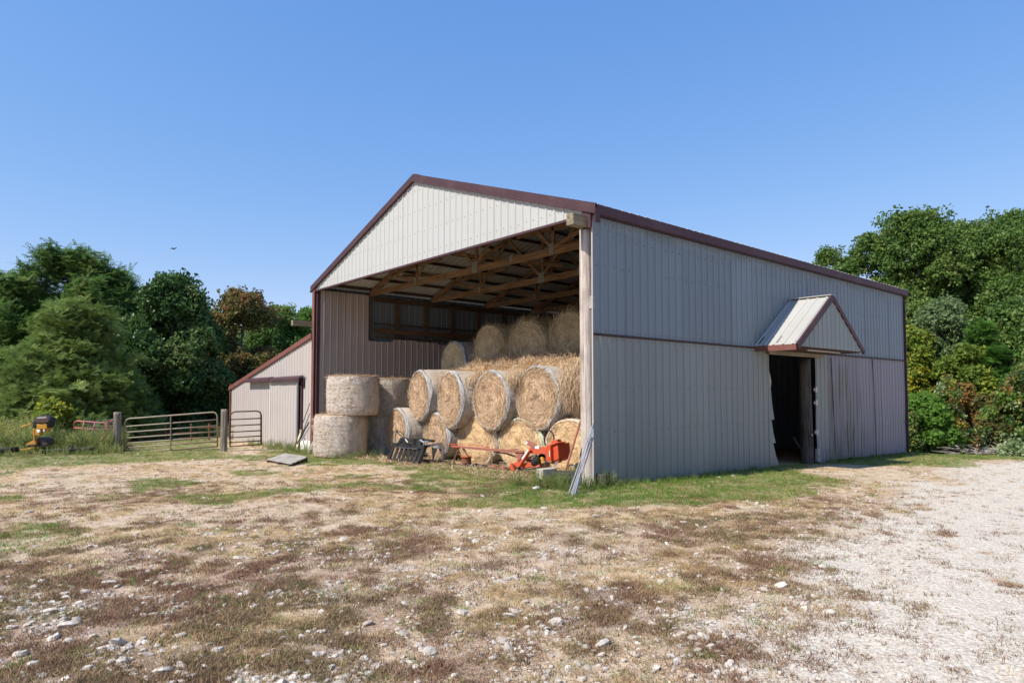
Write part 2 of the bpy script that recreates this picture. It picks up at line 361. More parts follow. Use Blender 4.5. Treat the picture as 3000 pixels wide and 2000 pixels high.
def scatter(name, key, P, rot, scl, tint, parent=None, org=None):
    P = np.asarray(P, float)
    if org is None and parent is not None: org = ORG[parent.name]
    if org is not None: P = P - np.array(org)[None, :]
    me = bpy.data.meshes.new(name); n = len(P); me.vertices.add(n); me.vertices.foreach_set('co', P.astype(np.float32).ravel())
    scl = np.asarray(scl, float)
    if scl.ndim == 1: scl = np.repeat(scl[:, None], 3, 1)
    def aa(nm, ty, d, f='value'):
        a = me.attributes.new(nm, ty, 'POINT'); a.data.foreach_set(f, np.asarray(d).ravel())
    aa('rot', 'FLOAT_VECTOR', np.asarray(rot, np.float32), 'vector'); aa('scl', 'FLOAT_VECTOR', scl.astype(np.float32), 'vector')
    aa('tint', 'FLOAT', np.asarray(tint, np.float32)); aa('var', 'INT', npr.integers(0, len(PROTO[key]), n).astype(np.int32))
    o = link(name, me, parent); md = o.modifiers.new('scatter', 'NODES'); md.node_group = gn_group(key, PROTO[key])
    return o
PROTO = {}
def proto(name, me): return bpy.data.objects.new(name, me)
def blades_mesh(name, n, rad, h, w, mat, lean=.5, seg=2, seed=0, curl=.5):
    q = np.random.default_rng(seed); V = []; Fc = []
    for i in range(n):
        a = q.uniform(0, 6.283); r = rad*math.sqrt(q.uniform()); x, y = r*math.cos(a), r*math.sin(a)
        hh = h*q.uniform(.5, 1.1); ww = w*q.uniform(.7, 1.3); d = q.uniform(0, 6.283); ln = lean*q.uniform(.2, 1)
        dx, dy = math.cos(d), math.sin(d); px, py = -dy, dx
        b = len(V)
        for s in range(seg+1):
            t = s/seg; zz = hh*(t - curl*.35*t*t*ln); off = hh*ln*(t*.4+.6*t*t); wd = ww*(1-.85*t)/2
            V.append((x+dx*off-px*wd, y+dy*off-py*wd, zz)); V.append((x+dx*off+px*wd, y+dy*off+py*wd, zz))
            if s: Fc.append((b+2*s-2, b+2*s-1, b+2*s+1, b+2*s))
    return np_mesh(name, V, Fc, mat)
def leaf_mesh(name, n, rad, l, w, mat, seed=0, flat=.6, up=.2, drop=0):
    q = np.random.default_rng(seed); V = []; Fc = []
    for i in range(n):
        c = Vector(q.normal(0, 1, 3)).normalized()*rad*q.uniform(.3, 1)**.6; c.z *= flat
        nrm = (Vector(q.normal(0, 1, 3)).normalized() + Vector((0, 0, up*2)) + c.normalized()*.5).normalized()
        t = nrm.cross(Vector(q.normal(0, 1, 3))).normalized(); t = (t + Vector((0,0,-drop))).normalized(); b = nrm.cross(t).normalized()
        L = l*q.uniform(.7, 1.2); Wd = w*q.uniform(.7, 1.2); k = len(V)
        V += [c-t*L/2, c+b*Wd/2 - nrm*Wd*.18, c+t*L/2, c-b*Wd/2 - nrm*Wd*.18]; Fc.append((k, k+1, k+2, k+3))
    return np_mesh(name, [tuple(v) for v in V], Fc, mat)
def spray_mesh(name, n, length, l, w, mat, seed=0, droop=.3):
    """feathery spray: leaflets in rows along arching twigs"""
    q = np.random.default_rng(seed); V = []; Fc = []
    for j in range(n):
        a = q.uniform(0, 6.283); d = Vector((math.cos(a), math.sin(a), q.uniform(-.2, .7))).normalized(); L = length*q.uniform(.6, 1.1)
        m = 9
        for i in range(1, m):
            t = i/m; c = d*L*t + Vector((0,0,-droop*L*t*t))
            for s in (-1, 1):
                sd = Vector((-d.y, d.x, 0))*s; tt = (sd + d*.6 + Vector((0,0,q.uniform(-.3,.3)))).normalized(); nn = Vector((q.uniform(-.4,.4), q.uniform(-.4,.4), 1)).normalized(); b = nn.cross(tt).normalized()
                ll = l*(1-.5*t)*q.uniform(.7, 1.2); k = len(V)
                V += [c, c+tt*ll*.5+b*w/2, c+tt*ll, c+tt*ll*.5-b*w/2]; Fc.append((k, k+1, k+2, k+3))
    return np_mesh(name, [tuple(v) for v in V], Fc, mat)
PROTO['grass'] = [proto('p', blades_mesh('blades', 16, .07, .13, .007, M['grass'], .7, 3, s)) for s in range(4)]
PROTO['turf'] = [proto('p', blades_mesh('blades', 28, .10, .045, .006, M['grass'], 1.1, 2, 10+s)) for s in range(3)]
PROTO['dry'] = [proto('p', blades_mesh('blades', 20, .10, .060, .005, M['dry'], 1.9, 3, 20+s, 1.6)) for s in range(4)]
PROTO['red'] = [proto('p', blades_mesh('blades', 36, .085, .033, .006, M['redweed'], 1.1, 2, 30+s)) for s in range(4)]

# ================================================================== GROUND
def dist_cam(x, y): return np.hypot(x-CAM[0], y-CAM[1])
DRX = [-60, -12, -8, -5, -2, 1.5, 5, 9, 15, 22, 40, 120]; DRY = [-9, -8.2, -7.2, -6.05, -5.15, -4.45, -3.75, -3.05, -3.2, -4.6, -9, -30]
def zones(x, y):
    """cover masks of the yard: green turf, gravel, dark red-brown weeds, pale stone crust, dry straw"""
    n1 = fbm(x, y, .6, 21, 4); n2 = fbm(x, y, 2.1, 33, 4); n3 = fbm(x, y, 4.5, 45, 3)
    sm = lambda v, a, b: np.clip((v-a)/(b-a), 0, 1)
    edge = np.interp(x, DRX, DRY)
    gravel = sm(edge + .25 - y + (n1-.5)*2.0 + (n2-.5)*1.2, -.8, .6)
    gravel = gravel*(1-.75*sm(n2*.6+n3*.4, .62, .70))
    # green strips
    wside = np.interp(x, [-3.5, -1.7, .7, 2.9, 5.2, 6.2, 8.6, 9.6, 11, 15, 19, 24], [0, 2.0, 2.5, 2.9, 2.2, .5, .4, 1.7, 2.4, 2.3, 2.4, 2.4])
    s1 = sm(wside + y + (n1-.5)*1.6 + (n3-.5)*.7, -.1, .5)*(y < .3)*(x > -3.5)
    wf = 1.7 + .6*np.sin(y*.9)
    s2 = sm(wf + np.minimum(x, 0) + (n1-.5)*2.2 + (n2-.5)*1.2, -.2, .6)*(y > -2.3)*(x < 1.3)*(y < 12)*.8
    path = np.exp(-((x+2.4-(y-9)*.25)/.8)**2)*(y > 7)
    s3 = sm(fbm(x, y, .9, 77, 4), .53, .62)*sm(y+x*.25, -2.5, 1.0)*(x < 0)*.85
    s4 = sm(y-11.2+(n1-.5)*2, -.3, .7)*(1-path)*.8
    s5 = sm(x-18, 0, 4)*.8
    green = np.clip(np.maximum.reduce([s1, s2*(.6+.8*sm(n2, .38, .56)), s3*.8, s4, s5*(1-gravel)]), 0, 1)
    red = sm(n1*.34+n2*.38+n3*.28 + .035*sm(-y, -2, 4), .465, .575)*sm(-(x*.35+y) + 4.2, -1, 3)*(1-gravel)*(1-np.clip(s1*1.4, 0, 1))
    red = red*sm(3.2 - x*.9 - (n1-.5)*3, -.5, 1.5)
    stone = sm(n3*.5+fbm(x, y, 1.1, 91, 3)*.5, .50, .60)*sm(8.2-np.hypot(x-CAM[0], y-CAM[1]), -.5, 2.5)*sm(-(x+2.5), -2, 2)*(1-gravel)
    dry = sm(fbm(x, y, 1.0, 61, 4)*.6+n3*.4, .46, .58)*(1-.75*gravel)
    return green, gravel, red, stone, dry
def ground_mat():
    k = NG('yard_ground'); a = k.n('ShaderNodeAttribute', attribute_name='cover'); b = k.n('ShaderNodeAttribute', attribute_name='cover_b')
    s = k.n('ShaderNodeSeparateColor'); k.L.new(a.outputs['Color'], s.inputs[0]); s2 = k.n('ShaderNodeSeparateColor'); k.L.new(b.outputs['Color'], s2.inputs[0])
    W = k.world(); n1 = k.noise(W, 3, 6, .65); n2 = k.noise(W, 22, 5, .7); n3 = k.noise(W, 90, 3, .7)
    vor = k.n('ShaderNodeTexVoronoi'); k.L.new(W, vor.inputs[0]); vor.inputs['Scale'].default_value = 26; vor.inputs['Randomness'].default_value = 1
    vor2 = k.n('ShaderNodeTexVoronoi'); k.L.new(W, vor2.inputs[0]); vor2.inputs['Scale'].default_value = 60
    dirt = k.ramp(n1, [(.3, (.33,.235,.155)), (.5, (.47,.355,.25)), (.7, (.55,.44,.325))])
    dirt = k.mix(k.math('MULTIPLY', k.fr(n2, .35, .7), .45), dirt, (.60,.49,.375))
    def soft(m, amt=.7, lo=.25, hi=.75): # break the mask up at small scale
        return k.fr(k.math('ADD', m, k.math('MULTIPLY', k.math('SUBTRACT', n2, .5), amt*1.6)), lo, hi)
    gv = k.n('ShaderNodeSeparateColor'); k.L.new(vor2.outputs['Color'], gv.inputs[0])
    grav = k.ramp(gv.outputs[0], [(0, (.36,.31,.25)), (.4, (.54,.475,.39)), (1, (.70,.635,.545))])
    grav = k.mix(k.fr(n2, .4, .75), grav, (.50,.45,.39))
    strawc = k.ramp(n2, [(.3, (.36,.235,.115)), (.6, (.58,.43,.24))]); redc = k.ramp(n2, [(.3, (.20,.125,.095)), (.65, (.36,.25,.19))])
    grn = k.ramp(n2, [(.3, (.10,.125,.035)), (.65, (.25,.26,.10))]); sto = k.ramp(gv.outputs[1], [(0, (.44,.39,.34)), (1, (.66,.61,.56))])
    c = k.mix(k.math('MULTIPLY', soft(s2.outputs[1]), .55), dirt, strawc)
    c = k.mix(soft(s2.outputs[0]), c, sto)
    c = k.mix(k.math('MULTIPLY', soft(s.outputs[1], .4), .95), c, grav)
    c = k.mix(k.math('MULTIPLY', soft(s.outputs[2]), .62), c, redc)
    c = k.mix(k.math('MULTIPLY', soft(s.outputs[0]), .8), c, grn)
    k.col(c); k.rough(.95); k.b.inputs['Specular IOR Level'].default_value = .1
    h = k.math('ADD', k.math('MULTIPLY', n2, .6), k.math('ADD', k.math('MULTIPLY', n3, .2), k.math('MULTIPLY', vor.outputs['Distance'], -.35)))
    k.bump(h, .9, .035); return k.m
M['ground'] = ground_mat()
def axis_pts(a, b, fine0, fine1, step, grow=1.18):
    c = list(np.arange(fine0, fine1+1e-6, step)); s = step; p = fine1
    while p < b: s *= grow; p += s; c.append(p)
    s = step; p = fine0; l = []
    while p > a: s *= grow; p -= s; l.append(p)
    return np.array(l[::-1]+c)
gx = axis_pts(-700, 900, -9, 6, .07); gy = axis_pts(-700, 900, -8.5, 6, .07)
XX, YY = np.meshgrid(gx, gy); Vg = np.stack([XX.ravel(), YY.ravel(), gz(XX, YY).ravel()], 1)
nx, ny = len(gx), len(gy); ii, jj = np.meshgrid(np.arange(nx-1), np.arange(ny-1)); q0 = (jj*nx+ii).ravel()
Fg = np.stack([q0, q0+1, q0+nx+1, q0+nx], 1)
def ground_obj(name, V, F):
    me = np_mesh(name, V, F, M['ground']); me.polygons.foreach_set('use_smooth', [True]*len(me.polygons))
    gr, gv, rd, st, dr = zones(V[:, 0], V[:, 1]); o1 = np.ones(len(V))
    for nm, cc in (('cover', (gr, gv, rd, o1)), ('cover_b', (st, dr, o1*0, o1))):
        a = me.color_attributes.new(nm, 'FLOAT_COLOR', 'POINT'); a.data.foreach_set('color', np.stack(cc, 1).astype(np.float32).ravel())
    o = link(name, me); tag(o, kind='structure'); return o
ground = ground_obj('ground', Vg, Fg)
# the gravel drive, a thin sheet above the soil whose edge follows the gravel
dxs = axis_pts(-60, 300, -9, 8, .12, 1.1); dts = np.linspace(0, 1, 60)**1.0
DX, DT = np.meshgrid(dxs, dts); eg = np.interp(DX, DRX, DRY) - .55 + .5*(fbm(DX, DX*0, .8, 5, 3)-.5)
DY = eg - DT*(7.5+0*DX); DZ = gz(DX, DY) + .006 - .02*(DT < .001)
Vd = np.stack([DX.ravel(), DY.ravel(), DZ.ravel()], 1); n_ = len(dxs); a_, b_ = np.meshgrid(np.arange(n_-1), np.arange(len(dts)-1)); q_ = (b_*n_+a_).ravel()
drive = ground_obj('gravel_drive', Vd, np.stack([q_, q_+n_, q_+n_+1, q_+1], 1))

# ================================================================== BARN
W_, L_, EA, RZ = 11.69, 15.0, 5.0, 7.0
barn = empty('barn', (0, 0, 0), 'open-fronted metal pole barn full of round hay bales, maroon roof trim', 'barn')
SL = (RZ-EA)/(W_/2); SLL = math.hypot(1, SL)
def roofz(y): return EA + SL*min(y, W_-y) if y >= 0 and y <= W_ else EA + SL*(y if y < 0 else W_-y)
PIT = .2286
def prof_us(u0, u1, minor=True):
    """(u, height) breakpoints of ribbed sheet between u0 and u1"""
    pts = []; k0 = int(math.floor(u0/PIT))-1
    k = k0
    while k*PIT < u1+PIT:
        b = k*PIT; pts += [(b-.030, 0), (b-.012, .019), (b+.012, .019), (b+.030, 0)]
        if minor: pts += [(b+.085, 0), (b+.096, .0035), (b+.107, 0), (b+.135, 0), (b+.146, .0035), (b+.157, 0)]
        k += 1
    us = [p for p in pts if u0 < p[0] < u1]
    def hh(u):
        for (a, ha), (c, hc) in zip(pts, pts[1:]):
            if a <= u <= c: return ha+(hc-ha)*(u-a)/(c-a) if c > a else ha
        return 0
    return [(u0, hh(u0))]+us+[(u1, hh(u1))]
def sheet(name, parent, org, du, dv, nrm, u0, u1, v0, v1, mat, lift=0, extra=(), minor=True, wob=0, label=None, roll=None):
    org = Vector(org); du = Vector(du); dv = Vector(dv); nrm = Vector(nrm)
    f0 = v0 if callable(v0) else (lambda u: v0); f1 = v1 if callable(v1) else (lambda u: v1)
    us = prof_us(u0, u1, minor)
    for e in extra:
        if u0 < e < u1: us.append((e, .0))
    us.sort(); vs = []; fs = []
    O = ORG.get(parent.name, Vector((0,0,0)))
    nv = 2 if not wob else 7
    for (u, h) in us:
        a, b = f0(u), f1(u)
        if b < a: b = a
        for j in range(nv):
            v = a+(b-a)*j/(nv-1); dn = h+lift
            if wob: dn += wob*(float(vn(np.array([u*2.1+org.x]), np.array([v*1.3]), 1, 5)[0])-.5)*(1-.7*j/(nv-1))
            vs.append(org+du*u+dv*v+nrm*dn-O)
    n = len(us)
    for i in range(n-1):
        for j in range(nv-1):
            a = i*nv+j; fs.append((a, a+nv, a+nv+1, a+1))
    me = bpy.data.meshes.new(name); me.from_pydata([tuple(v) for v in vs], [], fs); me.materials.append(mat)
    # face orientation
    me.update()
    if len(me.polygons) and me.polygons[len(me.polygons)//2].normal.dot(nrm) < 0: me.flip_normals()
    o = link(name, me, parent); ORG[o.name] = O
    if label: o['label'] = label
    return o
PW = 4*PIT
X_, Y_, Z_ = (1,0,0), (0,1,0), (0,0,1)
scr = MB()
# --- near side wall (normal -Y)
n = 0; u = 0.0
while u < L_-.01:
    u1 = min(u+PW, L_); lf = .003*(n % 2) + rnd.uniform(0, .002)
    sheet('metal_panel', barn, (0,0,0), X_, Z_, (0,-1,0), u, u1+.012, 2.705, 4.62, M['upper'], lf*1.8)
    o1 = rnd.uniform(.1, .5)
    n += 1; u = u1
u = 0; n = 0
while u < L_-.01:      # short course under the eave, seams staggered
    u1 = min(u+PW*(1.0 if n else .62), L_)
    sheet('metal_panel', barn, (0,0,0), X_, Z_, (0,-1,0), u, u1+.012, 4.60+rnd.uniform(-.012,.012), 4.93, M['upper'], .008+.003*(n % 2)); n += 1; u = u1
DX0, DX1, DZ1 = 6.17, 8.60, 2.56
def wall_bot(x): return g(x, -.05)-.02
low_edges = [0.0]
while low_edges[-1]+PW < DX0: low_edges.append(low_edges[-1]+PW)
low_edges.append(DX0)
for i, (a, b) in enumerate(zip(low_edges, low_edges[1:])):
    bt = (lambda u: wall_bot(u)+.005+.012*math.sin(u*2)) 
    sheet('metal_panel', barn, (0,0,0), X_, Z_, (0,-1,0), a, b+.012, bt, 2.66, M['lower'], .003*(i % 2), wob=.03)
# bent torn edge of the sheet beside the doorway
me_o = MB(); zz = [0.02, .35, .8, 1.25, 1.3, 1.7, 2.0]
for z0, z1, wd in ((-.10, .42, .26), (.42, .98, .13), (.98, 1.75, .09)):
    pl = [(DX0-.02, -.012, z0), (DX0+wd+.04, -.06-.05*wd, z0+.03), (DX0+wd*.75, -.05, (z0+z1)/2), (DX0+wd*.5, -.03, z1), (DX0-.02, -.012, z1)]
    me_o.prism(pl, (0, .004, 0))
me_o.build('bent_flashing', M['lower'], barn)
fe = [DX1+.02, 9.35, 10.26, 11.2, 12.1, 13.0, 13.95, L_]
for i, (a, b) in enumerate(zip(fe, fe[1:])):
    bt = (lambda u: wall_bot(u)+.03+.05*float(vn(np.array([u*3]), np.array([0.]), 1, 8)[0]))
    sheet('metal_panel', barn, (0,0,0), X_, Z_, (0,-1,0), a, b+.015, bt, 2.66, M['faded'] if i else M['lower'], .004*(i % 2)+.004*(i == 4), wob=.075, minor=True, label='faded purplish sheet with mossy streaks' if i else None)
sheet('metal_panel', barn, (0,0,0), X_, Z_, (0,-1,0), DX1+.03, 9.75, lambda u: wall_bot(u), lambda u: wall_bot(u)+.36, M['faded'], .03, label='short patch sheet at the foot of the door jamb')
for (ua, va), (ub, vb), r_ in (((2434, 1046), (2448, 1330), .012), ((2556, 1052), (2568, 1336), .010)):
    a = on_y(ua, va, -.035); b = on_y(ub, vb, -.035); MB().tube([a, a.lerp(b, .4)+Vector((.02,0,0)), b], r_, 5).build('open_seam', M['post_dark'], barn)
# strips at mid height
MB().box((2.78, -.022, 2.682), (5.56, .035, .035)).build('wall_flashing', M['trim_dark'], barn)
MB().box((12.05, -.03, 2.682), (5.9, .05, .03)).build('wall_flashing', M['trim_dark'], barn)
for zr in (4.70, 4.47, 3.93, 2.76, 2.60, 1.75, .95):
    for i in range(int(L_/PIT)):
        x = i*PIT+.114+rnd.uniform(-.01, .01)
        if zr < 2.7 and DX0-.1 < x < DX1+.2: continue
        if zr < 2.7 and x > 8.6 and rnd.random() < .5: continue
        if rnd.random() < .25: continue
        scr.box((x, -.016 if zr > 2.7 else -.03, zr+rnd.uniform(-.01, .01)), (.012, .012, .012))
# --- gable front above the opening (plane x = 0, normal -X); sheets run in Y
GB = 4.83
ry = lambda u: roofz(u)-.10
edges = [-.02]
while edges[-1]+PW < W_: edges.append(edges[-1]+PW)
edges.append(W_+.02)
for i, (a, b) in enumerate(zip(edges, edges[1:])):
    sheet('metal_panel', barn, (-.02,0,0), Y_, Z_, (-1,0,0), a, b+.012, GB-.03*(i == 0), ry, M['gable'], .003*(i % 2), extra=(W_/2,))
for zr in (5.02, 5.55, 6.1, 6.6):
    for i in range(int(W_/PIT)):
        y = i*PIT+.114
        if zr < ry(y)-.1: scr.box((-.036, y+rnd.uniform(-.02, .02), zr+rnd.uniform(-.01, .01)), (.012, .01, .01))
o = scr.build('screws', M['black_worn'], barn); tag(o, kind='stuff')
MB().box((-.03, W_/2, GB-.015), (.06, W_+.0, .045)).build('opening_flashing', M['trim'], barn)
# header framing behind the gable
MB().box((.06, W_/2, 4.92), (.06, W_-.3, .20)).build('header_beam', M['truss_d'], barn)
# rake trims, as folded boards following the slope
def rake(x, ya, yb, mat=M['trim'], w=.19, th=.05, name='rake_trim', zoff=0.03):
    a = Vector((x, ya, roofz(ya)+zoff)); b = Vector((x, yb, roofz(yb)+zoff)); m = MB()
    m.prism([a+Vector((0,0,.0)), b+Vector((0,0,.0)), b-Vector((0,0,w)), a-Vector((0,0,w))], (-th, 0, 0)); 
    m.prism([a+Vector((-th-.004,0,-w+.05)), b+Vector((-th-.004,0,-w+.05)), b+Vector((-th-.004,0,-w)), a+Vector((-th-.004,0,-w))], (-.012, 0, 0))
    return m.build(name, mat, barn)
seg = [(-.16, 2.0), (2.003, 4.1), (4.103, W_/2)]
for a, b in seg: rake(-.035, a, b, zoff=.035)
for a, b in [(W_/2+.003, 8.7), (8.703, W_+.16)]: rake(-.035, a, b, zoff=.035)
for a, b in [(-.16, W_/2), (W_/2, W_+.16)]: rake(L_+.08, a, b, zoff=.03)
# eave fascia along the near side, in lengths
fx = [-.06, 3.1, 6.2, 9.3, 12.4, L_+.06]
for a, b in zip(fx, fx[1:]):
    MB().box(((a+b)/2, -.145, 4.885), (b-a-.006, .03, .17)).box(((a+b)/2, -.09, 4.795), (b-a-.006, .12, .014)).build('fascia', M['trim'], barn)
MB().box((L_/2, W_+.145, 4.885), (L_+.1, .03, .17)).build('fascia', M['trim'], barn)
MB().box((-.055, .06, 4.78), (.035, .20, .42)).build('corner_trim', M['trim'], barn)
MB().box((-.02, -.155, 4.77), (.13, .03, .24)).build('corner_trim', M['trim'], barn)
MB().box((L_+.015, -.03, 2.2), (.03, .09, 5.4)).build('corner_trim', M['trim'], barn)
MB().box((-.005, -.012, 2.2), (.012, .03, 5.2)).build('edge_trim', M['lean'], barn)
MB().box((-.03, W_+.01, 2.35), (.06, .10, 5.1)).box((-.06, W_-.05, 2.35), (.02, .14, 5.1)).build('corner_trim', M['trim_red'], barn)
MB().box((.05, W_-.145, 2.35), (.10, .09, 4.9)).build('corner_trim', M['trim'], barn)
MB().box((-.05, W_-.25, 4.97), (.02, .05, .16)).build('trim_clip', M['trim'], barn)
# --- roof
SLEN = (W_/2+.16)*SLL
def roof_side(side):
    for i in range(17):
        a = -.05+i*PW*.977; b = min(a+PW*.977+.012, L_+.06)
        if side == 0:
            org = (0, -.16, roofz(-.16)+.01); dv = Vector((0, 1, SL)).normalized(); nr = Vector((0, -SL, 1)).normalized()
        else:
            org = (0, W_+.16, roofz(W_+.16)+.01); dv = Vector((0, -1, SL)).normalized(); nr = Vector((0, SL, 1)).normalized()
        sheet('roof_panel', barn, org, X_, dv, nr, a, b, 0, SLEN-.003, M['roofm'], .003*(i % 2), minor=False)
roof_side(0); roof_side(1)
m = MB()
for s in (-1, 1): m.prism([(-.05, W_/2, RZ+.05), (-.05, W_/2+s*.16, RZ+.05-.16*SL), (-.05, W_/2+s*.16, RZ+.038-.16*SL), (-.05, W_/2, RZ+.038)], (L_+.1, 0, 0))
m.build('ridge_cap', M['trim'], barn)
for s in (0, 1):
    for j in range(9):
        d = .25 + j*.72; y = (d/SLL) if s == 0 else W_-d/SLL
        z = EA+SL*d/SLL - .055
        MB().bar((.02, y, z), (L_-.02, y, z), .038, .085, (0, -SL if s == 0 else SL, 1)).build('purlin', M['truss_d'], barn)
# --- trusses
def truss(x):
    P = lambda y, z: Vector((x, y, z))
    t = MB().bar(P(.15, 4.90), P(W_-.15, 4.90), .038, .17).build('truss', M['truss'], barn)
    def top(y): return roofz(y)-.13
    def ch(a, b, w=.12, nm='web'): return MB().bar(a, b, .042, w, (0, 0, 1) if abs((b-a).normalized().z) < .95 else (0, 1, 0)).build(nm, M['truss'], t, root=barn)
    ch(P(.12, top(.12)), P(W_/2, top(W_/2)), .14, 'top_chord'); ch(P(W_-.12, top(W_-.12)), P(W_/2, top(W_/2)), .14, 'top_chord')
    nodes = [2.92, W_/2, W_-2.92]
    dx = Vector((.041, 0, 0))
    for yb, tops in ((nodes[0], (1.55, 2.92+.02, 4.3)), (nodes[1], (4.35, W_/2, W_-4.35)), (nodes[2], (W_-4.3, W_-2.94, W_-1.55))):
        for k, yt in enumerate(tops):
            s = dx*(1 if k % 2 else -.0) ; ch(P(yb, 4.97)+s, P(yt, top(yt)-.05)+s, .09)
    ch(P(.35, 4.9)+dx, P(1.7, top(1.7)-.03)+dx, .10); ch(P(W_-.35, 4.9)+dx, P(W_-1.7, top(W_-1.7)-.03)+dx, .10)
    ch(P(1.7, 5.40)+dx, P(4.2, 5.47)+dx, .09, 'brace'); ch(P(W_-1.7, 5.40)+dx, P(W_-4.2, 5.47)+dx, .09, 'brace')
    for yb, sz in ((nodes[0], (.16, .26)), (nodes[1], (.24, .30)), (nodes[2], (.12, .18)), (4.35, (.12, .16))):
        MB().box(P(yb, 4.955)-Vector((.026, 0, 0)), (.006, sz[0], sz[1])).build('gusset_plate', M['plate'], t, root=barn)
for x in (1.86, 4.28, 6.70, 9.12, 11.54, 13.9): truss(x)
# diagonal bracing between trusses
for a, b in (((1.9, 6.9, 5.5), (4.2, 4.9, 5.15)), ((1.9, 9.6, 5.25), (4.3, 8.0, 5.35)), ((4.3, 6.8, 5.5), (6.7, 5.2, 5.2))):
    MB().bar(a, b, .04, .09).build('brace', M['truss'], barn)
# posts
def pole(name, x, y, r, top, mat, seed, jit=.012, parent=barn, base=None):
    m = MB(); n = 14; q = random.Random(seed); zs = [(-.4 if base is None else base)+i*(top+.4)/16 for i in range(17)]
    ph = [q.uniform(0, 6.28) for _ in range(4)]; vs = []; fs = []
    for z in zs:
        cx, cy = x+jit*math.sin(z*1.1+ph[0]), y+jit*math.sin(z*.9+ph[1])
        for k in range(n):
            a = 2*math.pi*k/n; rr = r*(1-.025*z)+.006*math.sin(3*a+ph[2]+z*.6)+.004*math.sin(7*a+ph[3])-(.012 if k in (3, 9) else 0)
            vs.append((cx+rr*math.cos(a), cy+rr*math.sin(a), z))
    for i in range(len(zs)-1):
        for k in range(n): fs.append((i*n+k, i*n+(k+1) % n, (i+1)*n+(k+1) % n, (i+1)*n+k))
    fs.append(tuple((len(zs)-1)*n+k for k in range(n))); m.add(vs, fs); return m.build(name, mat, parent, smooth=True)
pole('post', .06, .17, .145, 4.58, M['post'], 3, .012)
MB().box((-.05, .13, 4.69), (.74, .17, .20)).build('cantilever_beam', M['block_end'], barn)
MB().box((.02, .2, 4.55), (.10, .12, .09)).build('bracket', M['plate'], barn)
MB().box((.03, .03, 3.25), (.07, .07, .22)).build('cleat', M['grey_wood'], barn)
MB().box((-.28, W_+.10, 3.79), (.80, .14, .16)).build('cantilever_beam', M['block_end'], barn)
for x in (2.4, 4.8, 9.6, 12.0): MB().box((x, .09, 2.2), (.14, .13, 5.2)).build('post', M['post_dark'], barn)
for x in (1.80, 2.9, 4.06, 5.2, 6.4, 7.6, 8.8, 10, 11.2, 12.4, 13.6):
    MB().box((x, W_-.10, 4.0 if x > 1.9 else 2.3), (.10 if x > 1.9 else .13, .09, 1.7 if x > 1.9 else 5.2)).build('wall_stud', M['girt'], barn)
for z, h, mt in ((4.74, .16, 'truss_d'), (3.93, .06, 'truss_d'), (3.70, .17, 'girt'), (3.50, .05, 'truss_d')):
    MB().box((L_/2+.95, W_-.165, z), (L_-2.1, .045, h)).build('wall_girt', M[mt], barn)
# left wall: outer skin
u = 0; n = 0
while u < L_-.01:
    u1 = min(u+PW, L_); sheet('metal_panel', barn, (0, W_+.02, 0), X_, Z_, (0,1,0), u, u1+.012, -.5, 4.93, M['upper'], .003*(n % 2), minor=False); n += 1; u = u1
# inner liner (seen from inside, normal -Y): full height in the first bay, then to 3.4 m
LN = W_-.19
for i, (a, b) in enumerate([(.10, .95), (.95, 1.76)]):
    sheet('liner_panel', barn, (0, LN, 0), X_, Z_, (0,-1,0), a, b+.01, -.45, 3.22, M['liner'], .004*i)
    sheet('liner_panel', barn, (0, LN, 0), X_, Z_, (0,-1,0), a, b+.01, 3.20, 4.84, M['liner'], .008+.003*i, label='upper reddish brown liner sheet' )
u = 1.772; i = 0
while u < L_-.3:
    b = min(u+PW, L_-.1); top = 3.40 if i % 3 else 3.34
    sheet('liner_panel', barn, (0, LN, 0), X_, Z_, (0,-1,0), u, b+.01, -.45, top + (.03 if i == 1 else 0), M['liner'], .003*(i % 2)); u = b; i += 1
# back wall
u = 0; i = 0
while u < W_-.01:
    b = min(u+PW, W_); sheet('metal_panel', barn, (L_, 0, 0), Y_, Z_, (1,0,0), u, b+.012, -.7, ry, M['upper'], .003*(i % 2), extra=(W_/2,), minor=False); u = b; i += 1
# --- doorway on the near side
MB().box(((DX0+DX1)/2+.1, -.045, DZ1+.06), (DX1-DX0+.35, .06, .13)).build('door_header', M['block_end'], barn)
pole('door_post', DX1-.28, .12, .155, 2.52, M['post_dark'], 8, .008)
for z in (1.72, 1.38, .62): MB().box((DX1-.04, -.03, z), (.10, .05, .13)).box((DX1-.10, -.035, z), (.12, .012, .05)).build('hinge', M['plate'], barn)
MB().box((DX1+.02, -.02, .02), (.10, .08, .34)).build('jamb_block', M['grey_wood'], barn)
MB().sphere((DX1-.33, -.045, .56), .05, (1.2,.3,.7), 8).build('knot', M['block_end'], barn)
# --- awning over the door
AX0, AX1, APX, AZ, APZ, AD = 5.58, 9.10, 7.36, 2.74, 3.97, 1.0
aw = MB()
for xs, ys in (((AX0+.05, APX), (AX1-.05, APX)),): pass
aw.bar((AX0+.06, -.03, AZ-.02), (AX0+.06, -AD+.05, AZ-.02), .04, .09).bar((AX1-.06, -.03, AZ-.02), (AX1-.06, -AD+.05, AZ-.02), .04, .09)
aw.bar((AX0+.04, -AD+.04, AZ-.03), (AX1-.04, -AD+.04, AZ-.03), .05, .09).bar((AX0+.04, -.06, AZ-.03), (AX1-.04, -.06, AZ-.03), .05, .09)
for y in (-.07, -.5, -AD+.05):
    aw.bar((AX0+.06, y, AZ+.0), (APX, y, APZ-.07), .04, .08).bar((AX1-.06, y, AZ), (APX, y, APZ-.07), .04, .08)
awning = aw.build('awning', M['truss_d'], barn)
sl1 = math.atan2(APZ-AZ, APX-AX0); ln1 = math.hypot(APZ-AZ, APX-AX0); sl2 = math.atan2(APZ-AZ, AX1-APX); ln2 = math.hypot(APZ-AZ, AX1-APX)
